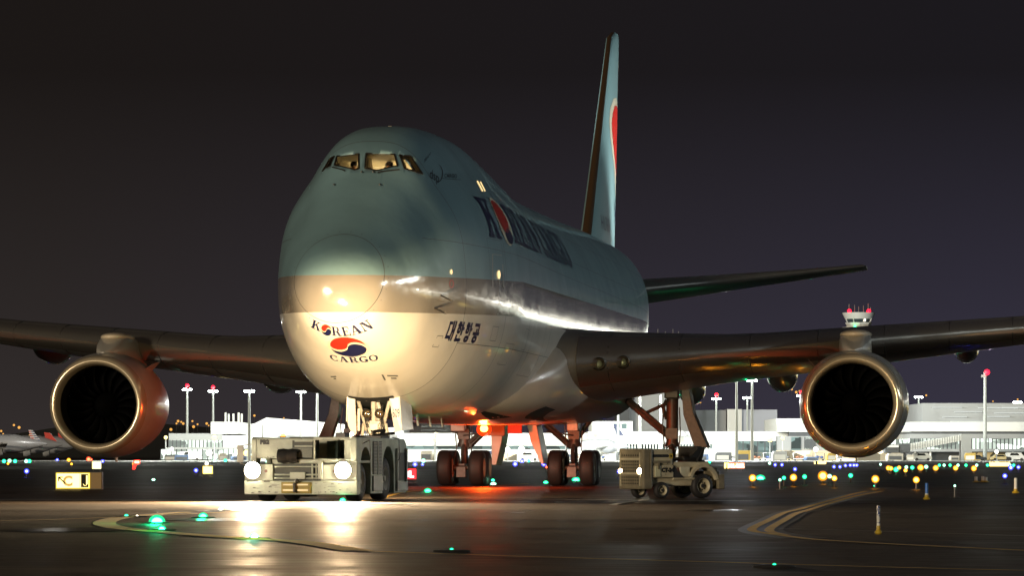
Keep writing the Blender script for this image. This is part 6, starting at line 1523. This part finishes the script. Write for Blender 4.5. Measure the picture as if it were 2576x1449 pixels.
for k, (px, py, r, c) in enumerate([(223, 1156, 5, "red"), (229, 1157, 3, "red"), (112, 1140, 5, "amber"), (1004, 1063, 3, "red"), (1216, 1160, 9, "amber"), (20, 1167, 2.5, "amber"), (180, 1168, 2.5, "amber"), (336, 1168, 3, "amber"), (520, 1167, 4, "white"), (173, 1158, 4, "amber"), (1375, 1176, 2.5, "red")]):
    if py < HORIZON + 5: continue
    tlight(px, py, c, r, "small warm ground light glimmering in the distance low at the left" if px < 600 else "large soft yellow lamp beyond the centre body gear door" if px == 1216 else "faint red ground light between the body wheels", "warm distant ground lights" if px < 600 else None, 25)
# retroreflective taxiway edge markers
def marker(px, pyb, pyt, label, worn, group=None):
    p = gnd(px, pyb); q = p.y / F; H = (pyb - pyt) * q
    t = thing("edge_marker", label, "marker post", (p.x, p.y, 0), 0, group)
    MB().lathe([(0, 6.5 * q), (H * .05, 12 * q * .8), (H * .10, 11 * q * .8), (H * .16, 5 * q), (H * .30, 5 * q), (H * .30, .001)], n=20, axis='Z').build("base", pbr("marker_yellow", (.45, .30, .02), .5), t, smooth=True)
    MB().cyl((0, 0, H * .30), (0, 0, H * .38), 4.2 * q, n=14).build("white_collar", pbr("collar", (.7, .7, .65), .4), t)
    MB().cyl((0, 0, H * .38), (0, 0, H), 4.0 * q, n=14).build("post", worn, t, smooth=True)
BL = pbr("marker_blue", (.03, .16, .55), .3)
wm = bpy.data.materials.new("worn_reflector"); wm.use_nodes = True; nt = wm.node_tree; b_ = nt.nodes["Principled BSDF"]; tc = nt.nodes.new("ShaderNodeTexCoord"); nz = nt.nodes.new("ShaderNodeTexNoise"); nz.inputs["Scale"].default_value = 28; rp = nt.nodes.new("ShaderNodeValToRGB"); rp.color_ramp.elements[0].position = .46; rp.color_ramp.elements[0].color = (.03, .06, .2, 1); rp.color_ramp.elements[1].position = .5; rp.color_ramp.elements[1].color = (.6, .6, .55, 1)
nt.links.new(tc.outputs["Object"], nz.inputs["Vector"]); nt.links.new(nz.outputs[0], rp.inputs[0]); nt.links.new(rp.outputs[0], b_.inputs["Base Color"])
marker(2210, 1345, 1273, "short worn white marker post on a yellow base in the right foreground", wm)
marker(2331, 1258, 1216, "short bright blue marker post on a yellow base under the right engine's far side", BL)
for (px, a, b_) in ((2455, 1214, 1200), (2472, 1214, 1199), (2480, 1214, 1201)): marker(px, a, b_, "thin pale marker post in the group of three at the right", pbr("pale_post", (.6, .6, .58), .4), "three pale marker posts")
marker(2555, 1242, 1203, "slim pale marker post nearest the right edge", pbr("pale_post", (.6, .6, .58), .4))

# unseen masts added right of the frame as fill light for the port side
for k, (x, y, h, e_) in enumerate(((105, 128, 27, 95000), (150, 210, 30, 75000))):
    t = thing("light_mast", ("added fill light mast beyond the right edge abreast of the nose", "added fill light mast beyond the right edge abreast of the tail", "very tall added light tower outside the frame beyond the right wing", "tallest added light mast outside the frame beyond the tail")[k], "light mast", (x, y, 0)); MB().cyl((0, 0, 0), (0, 0, h), .4, .22, 12).build("pole", MPOLE, t, smooth=True)
    m = MB()
    for j in range(5): m.box(-1.6 + j * .7, -1.1 + j * .7, -.2, .2, h - .2, h + .3)
    m.build("floodlights", MASTW, t); lamp('POINT', "port_fill_lamp", (x, y, h - 1.2), e_, (.85, .97, 1.0), .8)

# unseen pier added right of the frame so its lit rows reflect in the body band
t = thing("terminal_building", "added unseen three level glazed pier beyond the right edge of the frame", "terminal", (168, 405, 0), -R(39))
HOT = window_mat("added_hot_windows", (1.0, .97, .86), 9, (.12, .12, .9), .8)
HOTY = window_mat("added_yellow_windows", (1.0, .72, .12), 4, (.16, .16, .9), .8)
MB().box(-120, 120, .6, 30, 0, 15).build("wall", WALL, t)
MB().box(-118, 118, 0, .6, 10.5, 13.5).build("upper_windows", HOT, t)
MB().box(-118, 118, 0, .6, 6.2, 8.6).build("middle_windows", WLIT, t)
MB().box(-118, 118, 0, .6, 1.2, 3.2).build("lower_windows", HOTY, t)
m = MB()
for i in range(25): m.box(-119 + i * 9.9, -118 + i * 9.9, -.6, 0, 0, 15)
m.build("pilasters", WALLG, t)
# unseen lit sheds added behind the camera to be mirrored in the nose
for k, (x, y, w_) in enumerate(((-150, -260, 70), (20, -300, 80), (190, -250, 60))):
    t = thing("added_shed", ("added unseen shed behind the camera to the west", "added unseen shed straight behind the camera", "added unseen shed behind the camera to the east")[k], "shed", (x, y, 0))
    MB().box(-w_, w_, -30, 0, 0, 9).build("wall", WALLG, t); MB().box(-w_, w_, 0, .4, 1, 4.5).build("added_lit_band", HOT, t)

# wall and apron lamps of the terminals
AL = [(1096, 1093, 1), (1093, 1106, 1), (1355, 1096, 0), (1423, 1105, 1), (1277, 1131, 0), (1312, 1131, 0), (1353, 1133, 0), (1498, 1094, 1), (1457, 1134, 0), (432, 1130, 0), (480, 1143, 0), (526, 1140, 0), (417, 1101, 1), (539, 1101, 1), (1937, 1105, 1), (1969, 1103, 1), (2052, 1131, 0), (2424, 1137, 0), (2507, 1137, 0), (1700, 1117, 1), (1735, 1140, 0), (1800, 1128, 0), (1660, 1142, 0), (620, 1140, 1), (590, 1147, 0), (1880, 1148, 0), (2100, 1146, 0)]
for k, (px, py, yel) in enumerate(AL):
    d = 935; p = at(px, py, d); lab = "round glowing lamp on a thin post in front of the left concourse" if px < 700 else "round glowing lamp on a thin post seen between the landing gear" if px < 1600 else "round glowing lamp on a thin post before the right hand terminal"
    t = thing("apron_lamp", lab, "lamp", (p.x, d, 0), 0, "lamps before the left concourse" if px < 700 else "lamps seen between the landing gear" if px < 1600 else "lamps before the right terminal")
    MB().cyl((0, 0, 0), (0, 0, p.z - .3), .12, n=8).build("post", WALLG, t); MB().ball((0, 0, p.z), .45 + .25 * (k * 7 % 3) * .6, n=12, k=8).build("glow_globe", emit("yellow_lamp_globe", (1, .78, .22), 3.2) if yel else emit("white_lamp_globe", (1, .95, .82), 5), t, smooth='all')
# clutter of the ramp: stacked containers, steps, barriers
rr = random.Random(9)
for k, px in enumerate((430, 455, 560, 600, 640, 1075, 1120, 1180, 1240, 1380, 1430, 1480, 1560, 1640, 1690, 1760, 1820, 1870, 1960, 2040, 2090, 2250, 2290, 2400, 2440)):
    p = at(px, 1155, 925); W = rr.uniform(.8, 2.2); H = rr.uniform(.9, 2.6); c_ = rr.choice([(.5, .35, .08), (.08, .09, .1), (.35, .36, .36), (.1, .16, .3), (.45, .42, .36)])
    lab = "cargo container standing on the bright apron strip before the left concourse" if px < 700 else "cargo container on the bright apron strip seen between the landing gear" if px < 1600 else "cargo container on the bright apron strip before the right terminal"
    t = thing("cargo_container", lab, "container", (p.x, 925, .03), rr.uniform(-.4, .4), "containers, left concourse" if px < 700 else "containers between the gear" if px < 1600 else "containers, right terminal")
    cm = pbr("container_%d" % int(c_[0] * 100), c_, .6, var=.2)
    MB().prism([(-W, -.8, .15), (W, -.8, .15), (W, -.8, H), (-W * .8, -.8, H), (-W, -.8, H * .7)], (0, 1.6, 0)).build("box", cm, t, bevel=.05); MB().box(-W * .8, W * .8, -.84, -.8, .3, H * .65).build("door", WALLD if k % 2 else WALL, t)

# ================================================================== members of a row are told apart by their place in it
ORD = ["first", "second", "third", "fourth", "fifth", "sixth", "seventh", "eighth", "ninth", "tenth", "eleventh", "twelfth", "thirteenth", "fourteenth", "fifteenth", "sixteenth", "seventeenth", "eighteenth", "nineteenth", "twentieth"]
rows = {}
for o in list(scene.objects):
    if o.parent is None and o.get("group") and o.get("label"): rows.setdefault((o["group"], o["label"]), []).append(o)
for (g_, l_), os_ in rows.items():
    if len(os_) < 2: continue
    os_.sort(key=lambda o: o.location.x / max(1.0, o.location.y))
    for k, o in enumerate(os_): o["label"] = "%s%s: %s" % (ORD[k], " from left" if len(l_.split()) > 12 else " from the left", l_)
